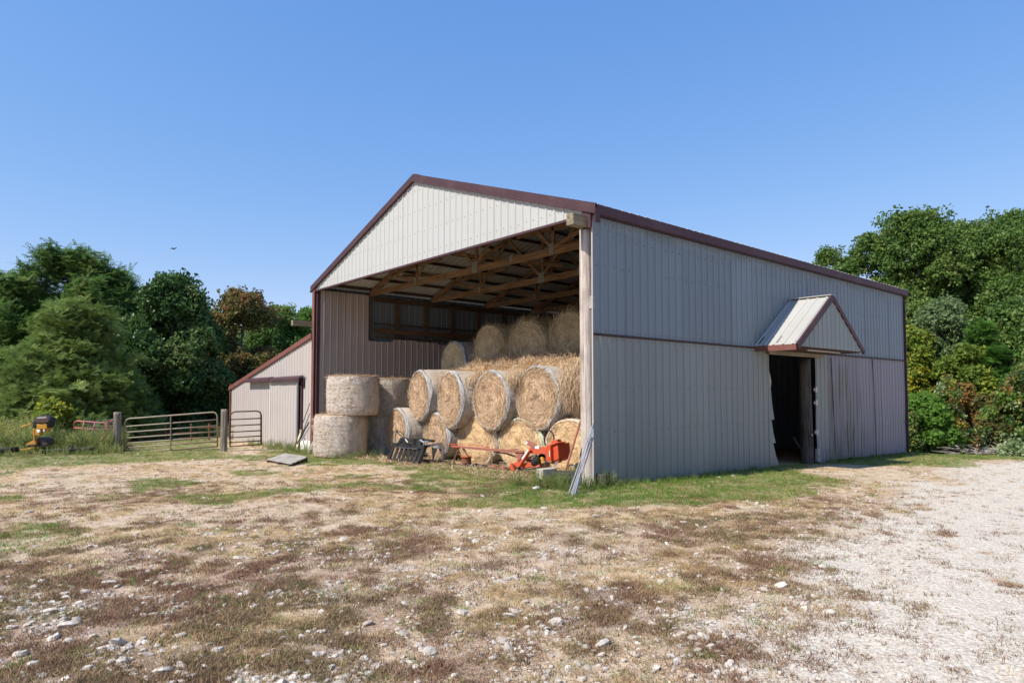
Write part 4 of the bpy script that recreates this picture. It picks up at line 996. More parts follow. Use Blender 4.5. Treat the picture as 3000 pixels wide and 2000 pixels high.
for p, mt in (((300,682),'black_worn'), ((430,680),'black_worn'), ((570,694),'black_worn'), ((690,706),'rust'), ((820,722),'rust')):
    c = on_x(*zB(*p), .66); c.z = max(c.z, g(c.x, c.y)+.03)
    dd = MB().tube([c, c+Vector((0,0,.014))], .19, 20).build('cutter_disc', M[mt], mw)
    MB().sphere(c+Vector((0,0,.015)), .085, (1,1,.45), 12).build('disc_cap', M['red_old' if mt == 'rust' else 'black'], dd, smooth=True, root=mw)
    MB().box(c+Vector((-.17,-.06,.016)), (.12, .04, .006), .4).build('knife', M['plate'], dd, root=mw)
a = on_x(*zB(215, 692), .70); b = on_x(*zB(900, 740), .60); a.z = g(a.x, a.y)+.02; b.z = g(b.x, b.y)+.02
MB().bar(a, b, .12, .03).build('cutter_bar', M['black_worn'], mw)

# ================================================================== SMALL THINGS BY THE CORNER POST
def rod(name, a, b, r, mat, label, cat, group=None, n=8):
    o = MB().tube([a, b], r, n).build(name, mat); return tag(o, label, cat, group)
rod('red_pole', on_x(*zB(1643, 855), .15), on_x(*zB(1885, 62), .95), .022, M['red_old'], 'rusty red pole leaning against the last golden bale', 'pole')
for i, (bx, tx, ty) in enumerate(((1712, 2060, 90), (1750, 2066, 120), (1768, 2058, 200), (1800, 2066, 60), (1812, 2070, 260))):
    a = ground_hit(*zB(bx, 1095-abs(i-2)*4)); rod('steel_pipe', a, on_x(*zB(tx, ty), -.045), .0105, M['galv'], 'thin galvanised pipe in the bundle leaning on the barn corner', 'pipe', 'pipes leaning on the barn corner')
tag(MB().tube([on_x(*zB(*p), -.05) for p in ((1990,325),(1940,380),(1905,450),(1885,520),(1880,590))], .014, 6).build('bent_strap', M['black_worn'], smooth=True), 'dark curved strap hanging on the weathered corner post', 'strap')
cb = ground_hit(*zB(1320, 935)); by = zB
cbz = g(cb.x, cb.y)
kb = MB().box((cb.x+.16, cb.y-.02, cbz+.19), (.36, .17, .18), .0).build('concrete_block', M['concrete'], bevel=.008); tag(kb, 'pale concrete block propped on dark timber before the mower', 'concrete block')
tb = MB().box((cb.x+.52, cb.y-.42, cbz+.10), (.30, 1.15, .24), .5).build('timber_block', M['post_dark'], bevel=.015); tag(tb, 'dark rotten timber in the grass by the corner post', 'timber')
st = MB().box((cb.x+.18, cb.y-.04, cbz+.03), (.3, .2, .13), .1).build('wood_offcut', M['post_dark'], bevel=.01); tag(st, 'dark wooden chunk under the concrete block', 'wood block')
# ================================================================== PALLET AND POLES BY THE LEAN-TO
def on_z(u, v, z): d = ray(u, v); return Vector(CAM+d*((z-CAM[2])/d[2]))
_z0 = g(-2.0, 9.6)
pc = [on_z(u*1.27551, v*1.27551, _z0+dz) for u, v, dz in ((612, 1056, .08), (668, 1066, .08), (708, 1050, .14), (655, 1042, .14))]
A0 = pc[0]; U_ = (pc[3]-pc[0]); Vv = Vector((0.75, -.66, 0)).normalized()
pal = empty('pallet', tuple(A0), 'flat weathered grey wooden pallet in the grass before the lean-to', 'pallet')
bz = _z0
for i in range(9):
    t0 = (i+.14)/9; t1 = (i+.86)/9; j = rnd.uniform(-.02, .03)
    P4 = [pc[0].lerp(pc[3], t0), pc[0].lerp(pc[3], t1), pc[1].lerp(pc[2], t1), pc[1].lerp(pc[2], t0)]
    P4 = [P4[0].lerp(P4[3], -j), P4[1].lerp(P4[2], -j), P4[2].lerp(P4[1], j), P4[3].lerp(P4[0], j)]
    MB().prism(P4, (0, 0, .022)).build('board', M['grey_wood'], pal)
for s in (.04, .5, .94):
    a = pc[0].lerp(pc[1], s); b = pc[3].lerp(pc[2], s); MB().bar(a-Vector((0,0,.052)), b-Vector((0,0,.052)), .045, .10).build('runner', M['post_dark'], pal)
zD = lambda x, y: (660+.1914*x, 1080+.1914*y)
for a, b, r_, mt, lb in (((1035,1295),(1295,525),.012,'black_worn','long thin dark rod leaning on the maroon corner trim'), ((1170,1010),(1290,690),.012,'black_worn','short thin dark rod leaning beside the lean-to door'), ((1035,1290),(1282,815),.022,'gate_d','dark pipe leaning beside the lean-to door'), ((1150,1110),(1285,890),.020,'galv','pale metal pipe leaning beside the corner trim'), ((1085,1300),(1155,935),.035,'yellow_w','pale yellow post leaning on the lean-to door edge')):
    if mt == 'yellow_w' and mt not in M: M[mt] = plain('pale_yellow', (.62,.56,.33), .7)
    pa = on_x(*zD(*a), -.45); pa.z = max(pa.z, g(pa.x, pa.y)); rod('leaning_rod', pa, on_x(*zD(*b), -.06), r_, M[mt], lb, 'rod')
tag(MB().prism([on_x(*zD(*p), -.35) for p in ((1240,1290),(1250,1240),(1350,1090),(1355,1140),(1290,1300))], (.04,0,0)).build('loose_board', M['grey_wood']), 'pale board slanting against the bottom left bale', 'board')

# ================================================================== GATES, POSTS, FENCES
def gxy(u, v, D): p = at(u, v, D); return p
def tube_gate(name, L0, R0, v0t, v0b, v1t, v1b, rails, uprights, mat, label, r=.021, extra=None):
    """L0/R0: world XY of both ends; heights by pixel row of top and bottom at each end"""
    pass
def gate(name, u0, D0, t0, b0, u1, D1, t1, b1, fr, ups, mat, label, r, cr=.16):
    TL, BL, TR, BR = at(u0, t0, D0), at(u0, b0, D0), at(u1, t1, D1), at(u1, b1, D1)
    base = BL.lerp(BR, .5); e = empty(name, tuple(base), label, 'gate')
    dx = (TR-TL).normalized(); up = Vector((0,0,1)); m = MB()
    arc = lambda c, s, e_: [c + dx*cr*math.cos(a)*1 + up*cr*math.sin(a) for a in np.linspace(s, e_, 6)]
    path = [BL] + arc(TL+dx*cr-up*cr, math.pi, math.pi/2) + arc(TR-dx*cr-up*cr, math.pi/2, 0) + [BR]
    m.tube(path, r, 8).build('gate_frame', mat, e, smooth=True)
    for f in fr:
        MB().tube([TL.lerp(BL, f), TR.lerp(BR, f)], r*.85, 8).build('rail', mat, e, smooth=True)
    for f in ups:
        MB().bar(TL.lerp(TR, f)+Vector((-.02,0,0)), BL.lerp(BR, f)+Vector((-.02,0,0)), r*2.6, .012, dx).build('upright', mat, e)
    return e
k_ = 1.27551
gate('field_gate', 365, 20.6, 1227, 1327, 637, 20.9, 1206, 1309, (.22, .39, .56, .71, .84, .985), (.5,), M['gate'], 'wide rusty green tubular field gate between two wooden posts', .024)
gate('small_gate', 674, 20.3, 1206, 1308, 766, 20.6, 1203, 1302, (.22, .40, .58, .74, .88, .99), (.985,), M['gate_d'], 'narrow dark tubular gate against the lean-to wall', .022)
def wpost(u, vt, vb, D, r, mat, label, seed):
    p = at(u, vb, D); t = at(u, vt, D); o = pole('fence_post', p.x, p.y, r, t.z, mat, seed, .008, None, p.z-.3); o['label'] = label; o['category'] = 'post'; return o
wpost(341, 1203, 1316, 20.5, .115, M['old_post'], 'old split wooden post left of the field gate with wire stapled on', 4)
wpost(656, 1192, 1320, 20.3, .10, M['old_post'], 'round grey wooden post between the wide and the narrow gate', 5)
# far rail fence behind the gate
ff = empty('rail_fence', tuple(at(520, 1310, 26)), 'dark rusty pipe fence in the shade behind the field gate', 'fence')
for v0, v1 in ((1258, 1250), (1274, 1262), (1290, 1277), (1305, 1292)): MB().tube([at(350, v0, 26), at(700, v1, 26)], .018, 6).build('rail', M['rust'], ff)
for u in (412, 485, 560, 613, 690): MB().tube([at(u, 1240, 26), at(u, 1325, 26)], .035, 8).build('fence_stake', M['rust'], ff)
# wire mesh fence and red tube panels
zC = lambda x, y: (x*.17007, 1180+y*.17007)
wf = empty('wire_fence', tuple(at(*zC(1500, 700), 22.0)), 'woven wire fence running left from the split wooden post', 'fence')
L = [(930,355,640),(1940,285,600)]
for f in np.linspace(0, 1, 8):
    a = zC(930, 355+f*290); b = zC(2030, 268+f*420); MB().tube([at(*a, 24.0), at(*b, 20.6)], .006, 4).build('wire', M['wire'], wf)
for i in range(14):
    t = i/13; x = 930+1100*t; D = 24-3.4*t; MB().tube([at(*zC(x, 355-87*t), D), at(*zC(x, 645+40*t), D)], .005, 4).build('stay_wire', M['wire'], wf)
MB().tube([at(*zC(1945, 400), 20.7), at(*zC(1740, 660), 20.2)], .018, 6).build('brace_rod', M['rust'], wf)
rp = empty('red_tube_panel', tuple(at(*zC(1550, 560), 22.5)), 'faded red tubular corral panel tilted among the weeds', 'corral panel')
DP = 22.3
for pts in ([(1275,420),(1290,330),(1330,310),(1500,325),(1800,345),(1820,370),(1805,560),(1780,590),(1500,565),(1250,535)], [(1265,425),(1540,450),(1800,470)], [(1455,325),(1430,430),(1405,530)], [(1640,345),(1610,460),(1595,560)], [(1880,345),(1945,290)], [(1860,470),(1940,425)]):
    MB().tube([at(*zC(*p), DP) for p in pts], .030, 8).build('tube', M['pinkred'], rp, smooth=True)
MB().tube([at(*zC(1852, 305), DP-.1), at(*zC(1848, 470), DP-.1)], .055, 10).build('hinge_post', M['pinkred'], rp)
# ================================================================== YELLOW MACHINE, BLACK IMPLEMENTS IN THE WEEDS
ym = empty('garden_tractor', tuple(at(*zC(560, 960), 20.4)), 'old yellow machine with brown padded seat sunk in weeds at the left', 'farm machine')
DY_ = 19.7
def yp(name, pts, mat, D=DY_, th=.12, bev=.01, dirv=None):
    m = MB(); m.prism([at(*zC(*p), D) for p in pts], Vector(FWD)*th); return m.build(name, M[mat], ym, bevel=bev)
yp('seat_back', [(570,300),(590,250),(640,228),(800,225),(850,250),(885,310),(870,400),(820,440),(780,350),(640,360),(600,440),(552,432),(552,340)], 'rubber', DY_, .22, .03)
yp('seat_pad', [(590,290),(620,250),(800,240),(850,285),(840,335),(740,355),(640,352),(585,340)], 'brown_seat', DY_-.05, .10, .03)
yp('seat_frame', [(622,372),(640,360),(720,372),(800,352),(806,420),(790,448),(630,448)], 'yellow', DY_-.03, .1)
yp('lamp_housing', [(600,455),(705,450),(700,540),(680,560),(600,555)], 'yellow'); yp('lamp_housing', [(730,440),(825,415),(828,490),(740,505)], 'yellow')
yp('lamp', [(628,462),(690,458),(684,510),(632,515)], 'white', DY_-.04, .03); yp('lamp', [(738,460),(768,455),(768,490),(738,498)], 'white', DY_-.04, .03)
yp('steering_column', [(556,450),(590,450),(598,560),(600,660),(575,660),(570,560)], 'yellow', DY_, .08)
yp('hood', [(430,730),(480,690),(590,630),(622,690),(600,712),(480,730)], 'yellow', DY_, .4)
yp('engine', [(620,620),(700,590),(810,630),(820,720),(700,760),(620,740)], 'black_worn', DY_+.1, .3)
yp('frame', [(410,745),(500,715),(640,705),(640,730),(520,740),(420,790)], 'black', DY_-.02, .1)
yp('step', [(330,800),(525,775),(530,800),(335,836)], 'yellow', DY_-.2, .25); yp('side_panel', [(395,865),(600,840),(590,900),(520,950),(420,950)], 'yellow', DY_-.1, .06)
MB().tube([at(*zC(370, 418), DY_), at(*zC(548, 352), DY_)], .022, 8).build('lever', M['yellow'], ym)
for uu, vv, rr in ((700, 840, .13),):
    c = at(*zC(uu, vv), DY_+.25); MB().tube([c, c+Vector(FWD)*.14], rr, 18).build('wheel', M['rubber'], ym)
bb = empty('black_scraper', tuple(at(*zC(1180, 960), 19.4)), 'black scraper bar on thin legs lying in the weeds', 'scraper')
def bp(name, pts, D, th, par, mat='black'): m = MB(); m.prism([at(*zC(*p), D) for p in pts], Vector(FWD)*th); return m.build(name, M[mat], par, bevel=.006)
bp('blade_beam', [(765,808),(1180,790),(1598,765),(1598,815),(1180,832),(765,850)], 19.4, .12, bb)
bp('hitch_mount', [(1110,790),(1190,722),(1260,785)], 19.45, .08, bb); bp('hitch_brace', [(1175,830),(1210,830),(1185,880),(1160,935),(1150,900)], 19.42, .05, bb, 'black_worn')
for x, y1 in ((772, 1000), (1590, 960)): bp('leg', [(x-8, 840), (x+8, 840), (x+5, y1), (x-5, y1)], 19.4, .03, bb)
bk = empty('black_bucket', tuple(at(*zC(60, 1060), 19.0)), 'black steel implement frame cut off by the left edge of the picture', 'implement')
bp('top_plate', [(-160,800),(60,785),(180,778),(180,860),(-160,875)], 19.0, .35, bk); bp('leg', [(172,860),(190,860),(200,1070),(182,1075)], 19.0, .04, bk); bp('bottom_bar', [(-160,1098),(0,1088),(192,1050),(192,1070),(0,1110),(-160,1118)], 18.95, .08, bk, 'black_worn')
MB().tube([at(*zC(-60, 700), 19), at(*zC(60, 740), 19), at(*zC(180, 780), 19)], .012, 6).build('cable', M['rubber'], bk)
# ================================================================== THINGS JUST INSIDE THE DOORWAY
zE = lambda x, y: (2200+.26786*x, 980+.26786*y)
lm = empty('lawn_mower', (8.4, 1.5, g(8, 1.5)), 'push mower with yellow deck bar in the dark doorway', 'lawn mower')
MB().box((8.35, 1.45, .12), (.62, .5, .14)).build('deck', M['black_worn'], lm, bevel=.03); MB().box((8.3, 1.18, .16), (.55, .03, .06)).build('deck_bar', M['yellow'], lm)
MB().tube([(8.35, 1.45, .19), (8.35, 1.45, .42)], .13, 12).build('engine', M['black'], lm)
for dx, dy in ((-.3,-.25),(.3,-.25),(-.3,.25),(.3,.25)): MB().tube([(8.35+dx, 1.45+dy-.03, -.02), (8.35+dx, 1.45+dy+.03, -.02)], .11, 12).build('wheel', M['rubber'], lm)
MB().tube([(8.1, 1.7, .2), (8.0, 2.4, .85), (8.6, 2.4, .85), (8.6, 1.7, .2)], .013, 6).build('handle', M['galv'], lm)
ht = empty('hand_truck', (7.6, 1.5, g(7.6, 1.5)), 'red hand truck with a curved handle in the dark doorway', 'hand truck')
MB().tube([(7.35, 1.5, -.1), (7.35, 1.55, .75), (7.42, 1.57, .92), (7.55, 1.58, .98), (7.68, 1.57, .92), (7.75, 1.55, .75), (7.75, 1.5, -.1)], .016, 8).build('frame', M['red_old'], ht, smooth=True)
MB().box((7.55, 1.52, .62), (.40, .02, .14)).build('cross_plate', M['red'], ht); MB().box((7.55, 1.35, -.12), (.42, .28, .01)).build('toe_plate', M['red_old'], ht)
for x in (7.30, 7.80): MB().tube([(x-.02, 1.6, .0), (x+.02, 1.6, .0)], .12, 12).build('wheel', M['rubber'], ht)
tag(MB().tube([(8.75, .25, -.12), (9.05, .6, .05), (9.2, .9, .4)], .02, 6).build('stick', M['grey_wood']), 'grey stick leaning just inside the door post', 'stick')
# a bird in the sky
bd = MB(); c = at(507, 728, 60); bd.prism([c+Vector((-.02,0,0)), c+Vector(RIGHT)*.30+Vector((0,0,.10)), c+Vector(RIGHT)*.05+Vector((0,0,-.06)), c-Vector(RIGHT)*.32+Vector((0,0,.0))], Vector(FWD)*.12).tube([c-Vector(FWD)*.2, c+Vector(FWD)*.25], .05, 6)
tag(bd.build('bird', M['rubber']), 'tiny dark bird flying above the left trees', 'bird')

# ================================================================== TREES
def leafmat(name, stops, tr=.35, rough=.55):
    return strand_mat(name, [(p, (min(1, c[0]*1.32), min(1, c[1]*1.42), c[2]*1.15)) for p, c in stops], min(.5, tr+.12), True, rough)
M['oak'] = leafmat('oak_leaf', [(0, (.055,.10,.028)), (.5, (.11,.175,.05)), (.85, (.19,.235,.075)), (1, (.32,.27,.09))], .3, .45)
M['maple_d'] = leafmat('dark_leaf', [(0, (.03,.065,.024)), (.6, (.065,.12,.04)), (1, (.18,.20,.09))], .22, .35)
M['locust'] = leafmat('locust_leaf', [(0, (.05,.10,.03)), (.6, (.11,.18,.055)), (1, (.24,.25,.09))], .35, .5)
M['cedar'] = leafmat('cedar_spray', [(0, (.10,.14,.045)), (.6, (.20,.26,.085)), (1, (.32,.35,.13))], .2, .7)
M['cedar_d'] = leafmat('green_cedar_spray', [(0, (.04,.10,.02)), (.6, (.09,.18,.035)), (1, (.15,.24,.06))], .2, .7)
M['redleaf'] = leafmat('autumn_leaf', [(0, (.09,.08,.035)), (.4, (.14,.13,.05)), (.65, (.26,.125,.07)), (1, (.42,.22,.12))], .3)
M['yell'] = leafmat('yellowing_leaf', [(0, (.08,.13,.03)), (.5, (.17,.22,.04)), (.8, (.42,.36,.05)), (1, (.55,.40,.08))], .4)
M['orange'] = leafmat('orange_leaf', [(0, (.10,.12,.03)), (.4, (.20,.13,.05)), (.75, (.42,.17,.06)), (1, (.55,.28,.12))], .35)
M['lime'] = leafmat('fresh_leaf', [(0, (.08,.16,.03)), (.6, (.17,.28,.06)), (1, (.30,.34,.06))], .4)
M['pale'] = leafmat('pale_leaf', [(0, (.10,.14,.07)), (.6, (.20,.25,.13)), (1, (.42,.45,.33))], .3)
def pr(key, kind, mat, **kw):
    l = []
    for s in range(3):
        if kind == 'broad': me = leaf_mesh('leaves', kw.get('n', 16), kw.get('rad', .30), kw.get('l', .18), kw.get('w', .125), M[mat], 100+s, .75, .18, kw.get('drop', 0))
        elif kind == 'spray': me = spray_mesh('leaves', kw.get('n', 6), kw.get('rad', .6), kw.get('l', .12), kw.get('w', .05), M[mat], 200+s, kw.get('droop', .3))
        l.append(proto('leafy_twig', me))
    PROTO[key] = l
for key, mt in (('oak','oak'), ('maple_d','maple_d'), ('redleaf','redleaf'), ('lime','lime'), ('yell','yell'), ('orange','orange'), ('pale','pale')):
    pr(key, 'broad', mt, n=16)
pr('locust', 'spray', 'locust', n=5, rad=.7, l=.13, w=.055); pr('cedar', 'spray', 'cedar', n=9, rad=.38, l=.11, w=.022, droop=.1); pr('cedar_d', 'spray', 'cedar_d', n=9, rad=.42, l=.12, w=.022, droop=.1)
PROTO['weed'] = []
for s in range(4):
    q = np.random.default_rng(300+s); V = []; F = []
    for j in range(7):
        x, y = q.normal(0, .10, 2); h = q.uniform(.45, 1.0); lx_, ly_ = q.normal(0, .16, 2); b = len(V)
        V += [(x-.004, y, 0), (x+.004, y, 0), (x+lx_+.003, y+ly_, h), (x+lx_-.003, y+ly_, h)]; F.append((b, b+1, b+2, b+3))
        for i in range(26):
            t = q.uniform(.12, 1.02); c = Vector((x+lx_*t, y+ly_*t, h*t)); a = q.uniform(0, 6.283); d = Vector((math.cos(a), math.sin(a), q.uniform(.2, 1.2))).normalized(); ll = q.uniform(.05, .12)*(1.15-.5*t)
            sd = d.cross(Vector((0,0,1))).normalized()*.011; b = len(V); V += [tuple(c), tuple(c+d*ll*.5+sd), tuple(c+d*ll), tuple(c+d*ll*.5-sd)]; F.append((b, b+1, b+2, b+3))
    PROTO['weed'].append(proto('weed_stalk', np_mesh('weed_stalk', V, F, M['weed'])))

def lump_points(q, C, r, n, sq=.8):
    d = q.normal(0, 1, (n, 3)); d /= np.linalg.norm(d, axis=1, keepdims=True); d[:, 2] = np.where(d[:, 2] < -.55, -d[:, 2], d[:, 2])
    rr = r*q.uniform(.35, 1.08, (n, 1))**.45; q3 = 1+.5*(q.uniform(0, 1, (n, 1)) < .10)*q.uniform(.3, 1, (n, 1))+.40*np.sin(d[:, :1]*5+C[0]*3)*np.cos(d[:, 1:2]*4+C[2]*2)
    return np.asarray(C)[None, :] + d*rr*q3*np.array([1, 1, sq])
def tree(name, u, D, vtop, rad, key, label, seed, zb=None, n=2600, lumps=40, lr=.25, shape='round', trunk=.16, cat='tree', group=None, clear=.22, tint=(.0, 1.0), s=1.0, limbs=9):
    """u, D: where the trunk stands (column and distance); vtop: row its top reaches; rad: crown radius in m"""
    q = np.random.default_rng(seed); base = at(u, 1200, D); bx, by = base.x, base.y; bz = g(bx, by) if zb is None else zb
    top = at(u, vtop, D).z; H = top-bz; e = empty(name, (bx, by, bz), label, cat, group)
    c0 = bz+H*clear; ch = H*(1-clear); C = []
    for i in range(lumps):
        t = (i+.5)/lumps if shape != 'round' else q.uniform(0, 1)
        if shape == 'round': prof = math.sin(math.pi*min(.97, (.16+.80*t)))**.75
        elif shape == 'cone': prof = (1-t)**.75*1.0+.04
        elif shape == 'vase': prof = .45+.75*math.sin(math.pi*min(1, t*.8+.05))
        else: prof = .9
        a = q.uniform(0, 6.283) if shape != 'cone' else i*2.4
        rr = rad*prof*(q.uniform(.25, .95) if shape != 'cone' else .62)
        L = rad*lr*q.uniform(.7, 1.25)*(1 if shape != 'cone' else (1.3-t*.9))
        zc_ = c0 + ch*t*(1-.22*(rr/rad)**2) - L*.55 if shape != 'cone' else min(c0+ch*t, top-L*.8)
        C.append((bx+rr*math.cos(a), by+rr*math.sin(a), min(zc_, top-L*.8), L))
    for i in range(3 if shape != 'cone' else 1):   # leading shoots that make the skyline ragged
        a = q.uniform(0, 6.283); rr = rad*.22*i; C.append((bx+rr*math.cos(a), by+rr*math.sin(a), top-rad*lr*.5*(1+i), rad*lr*.62))
    P = []; tot = sum(c[3]**2 for c in C); n = int(n*1.2)
    for c in C: P.append(lump_points(q, c[:3], c[3], max(12, int(n*c[3]**2/tot)), 1.0 if shape != 'cone' else .55))
    P = np.concatenate(P); P = P[P[:, 2] > bz+.1]; m = len(P)
    tc = (vn(P[:, 0]+seed, P[:, 2]*1.2+P[:, 1], .8, seed)); tn = np.clip(tint[0]+(tint[1]-tint[0])*(tc*.55+q.uniform(0, 1, m)*.45), 0, 1)
    rot = np.stack([q.normal(0, .45, m), q.normal(0, .45, m), q.uniform(0, 6.283, m)], 1)
    scatter('crown', key, P, rot, q.uniform(.7, 1.25, m)*s, tn, e)['kind'] = 'stuff'
    mb = MB(); tr = max(trunk, .02*H)
    tp = [(bx+.05*math.sin(i*1.3+seed)*i*.3, by+.05*math.cos(i*1.7+seed)*i*.3, bz-.3+(H*.82+.3)*i/7) for i in range(8)]
    mb.tube(tp, tr, 9, r1=tr*.18); mb.build('trunk', M['bark'], e, smooth=True)
    lb = MB(); ls = sorted(C[:-1], key=lambda c: -c[3])[:limbs]
    for c in ls:
        zs = max(bz+H*clear*.75, min(c[2]-.35*math.hypot(c[0]-bx, c[1]-by)-.2, top-1.2)); f = min(.95, (zs-bz)/H)
        st_ = Vector((bx, by, zs)); en = Vector(c[:3]); md = st_.lerp(en, .5)+Vector((0, 0, .12*(en-st_).length)); lb.tube([st_, md, en], tr*.38*(1-f*.5), 6, r1=.02)
    lb.build('limbs', M['bark'], e, smooth=True); return e
TG = 'trees along the edge of the wood'
k_ = 1.27551
def T(name, u, D, v, rad, key, label, seed, **kw): return tree(name, u*k_, D, v*k_, rad, key, label, seed, **kw)
# right side
T('oak_tree', 1905, 44, 572, 3.2, 'oak', 'green oak whose top shows just above the barn roof, leftmost on the right', 1001, n=2600, group=TG)
T('oak_tree', 2010, 42, 545, 3.6, 'oak', 'green oak with a ragged top, second from the left behind the barn', 1002, n=3400, group=TG)
T('oak_tree', 2118, 38, 492, 4.0, 'oak', 'tallest oak right of the barn corner with a spiky top', 1003, n=5600, lumps=60, group=TG, clear=.12)
T('oak_tree', 2215, 40, 514, 3.9, 'oak', 'tall oak with a broad even crown, second from the right edge', 1004, n=5400, lumps=60, group=TG, clear=.12)
T('oak_tree', 2340, 37, 492, 4.2, 'oak', 'large oak cut by the right edge of the picture', 1005, n=6000, lumps=64, group=TG, clear=.12, tint=(.1, 1))
T('oak_tree', 2300, 45, 560, 4.2, 'oak', 'oak filling the gap behind the two rightmost oaks', 1006, n=3400, group=TG, clear=.04)
T('oak_tree', 2180, 45, 620, 4.5, 'oak', 'oak filling the lower gap behind the grey-green tree', 1021, n=3600, group=TG, clear=.02)
T('oak_tree', 2120, 46, 600, 4.6, 'maple_d', 'dark tree deep behind the tallest oak', 1007, n=3000, group=TG, clear=.05)
T('oak_tree', 2175, 33, 690, 2.3, 'pale', 'lower grey-green tree with reddish vine in front of the tall oaks', 1008, n=2300, group=TG, clear=.15, tint=(0, .5))
T('oak_tree', 2345, 32, 700, 2.6, 'oak', 'leafy green tree low at the right edge', 1009, n=3200, group=TG, clear=.05)
T('cedar_tree', 2262, 31, 738, 1.9, 'cedar_d', 'bright green cedar among the bushes on the right', 1010, n=2600, lumps=30, shape='cone', clear=.08, lr=.42)
SG = 'bushes at the edge of the wood'
T('bush', 2112, 32, 768, 1.3, 'yell', 'yellow-leaved vine bush beside the barn corner', 1011, n=1100, cat='bush', group=SG, clear=.5, lumps=16, lr=.3, limbs=5, trunk=.05)
T('bush', 2215, 30, 800, 1.5, 'yell', 'yellow-green bush under the bright green cedar', 1012, n=1300, cat='bush', group=SG, clear=.3, lumps=20, lr=.24, tint=(0, .8), trunk=.05)
T('bush', 2190, 29, 890, 1.3, 'orange', 'orange-tinged sumac bush in the middle of the thicket', 1013, tint=(0, .72), n=1100, cat='bush', group=SG, clear=.2, lumps=20, lr=.24, trunk=.05)
T('bush', 2250, 28.5, 920, 1.4, 'redleaf', 'reddish brown bush above the brush pile', 1014, tint=(0, .75), n=1300, cat='bush', group=SG, clear=.08, lumps=20, lr=.24, trunk=.04)
T('bush', 2122, 27, 918, 1.2, 'lime', 'fresh green bush right at the barn corner', 1015, tint=(0, .55), n=1500, cat='bush', group=SG, clear=.05, lumps=20, lr=.24, trunk=.04)
T('bush', 2330, 28.5, 880, 1.6, 'lime', 'green bush at the right edge above the cut branches', 1016, n=1900, cat='bush', group=SG, clear=.04, lumps=22, lr=.22, trunk=.04, tint=(0, .6))
T('bush', 2150, 33, 840, 2.0, 'redleaf', 'brown half-bare bush behind the yellow vine', 1017, n=1500, cat='bush', group=SG, clear=.05, lumps=20, lr=.24, trunk=.04)
T('bush', 2300, 31, 820, 1.8, 'pale', 'pale leafy bush right of the bright green cedar', 1018, n=1500, cat='bush', group=SG, clear=.05, lumps=20, lr=.24, trunk=.04, tint=(0, .6))
T('bush', 2170, 27.5, 985, .9, 'yell', 'low yellow-speckled bush in front of the sumac', 1019, n=800, cat='bush', group=SG, clear=.02, lumps=9, trunk=.03)
T('bush', 2400, 29, 800, 1.8, 'oak', 'green bush just past the right edge', 1020, n=1500, cat='bush', group=SG, clear=.03, lumps=20, lr=.24, trunk=.04)
# left side
T('locust_tree', 165, 36, 578, 4.6, 'locust', 'tall feathery locust tree at the far left', 2001, n=5600, lumps=84, lr=.19, shape='round', clear=.04, group=TG)
T('locust_tree', 285, 37, 650, 2.8, 'locust', 'lower feathery locust between the tall locust and the dark maple', 2021, n=2400, lumps=40, lr=.22, clear=.04, group=TG)
T('locust_tree', -10, 34, 636, 4.2, 'locust', 'feathery locust tree cut by the left edge', 2002, n=4200, lumps=60, lr=.22, clear=.03, group=TG)
T('cedar_tree', 172, 26, 688, 3.1, 'cedar', 'broad olive-green cedar standing in front of the locust', 2003, n=7000, lumps=64, shape='cone', clear=.03, lr=.34)
T('cedar_tree', 20, 28, 800, 2.8, 'cedar', 'lower olive cedar at the left edge behind the weeds', 2004, n=4200, lumps=40, shape='cone', clear=.02, lr=.34)
T('maple_tree', 388, 31, 636, 2.5, 'maple_d', 'dark glossy green maple with a narrow top', 2005, n=5200, lumps=60, lr=.24, clear=.02, group=TG)
T('maple_tree', 300, 30, 800, 2.2, 'maple_d', 'dark low tree between the cedar and the maple', 2006, n=2200, clear=.06, group=TG)
T('maple_tree', 462, 37, 712, 2.6, 'oak', 'small green tree between the dark maple and the red-brown tree', 2007, n=2000, clear=.1, group=TG)
T('maple_tree', 556, 36, 678, 2.6, 'redleaf', 'maple turning reddish brown behind the lean-to', 2008, tint=(0, .85), n=4200, lumps=46, clear=.14, group=TG)
T('oak_tree', 634, 44, 702, 2.7, 'oak', 'green tree above the lean-to roof, left of the pair', 2009, n=2400, clear=.1, group=TG, tint=(.1, .9))
T('oak_tree', 700, 46, 712, 2.9, 'lime', 'lighter green tree above the lean-to roof beside the barn', 2010, n=2600, clear=.1, group=TG, tint=(0, .5))
T('maple_tree', 470, 33, 850, 2.4, 'maple_d', 'dark low tree in the shade behind the field gate', 2011, n=2200, clear=.22, group=TG)
T('maple_tree', 240, 40, 760, 3.4, 'maple_d', 'dark tree filling in behind the cedar', 2012, n=2400, clear=.05, group=TG)
T('maple_tree', 90, 42, 720, 3.6, 'maple_d', 'dark tree deep behind the locust', 2013, n=2400, clear=.05, group=TG)
T('maple_tree', 520, 43, 790, 3.4, 'maple_d', 'dark tree deep behind the field gate', 2014, n=2200, clear=.12, group=TG)
T('bush', 118, 22.5, 930, .8, 'yell', 'yellow flowering bush behind the yellow machine', 2015, n=260, cat='bush', clear=.35, lumps=8, trunk=.03, tint=(.1, .8))
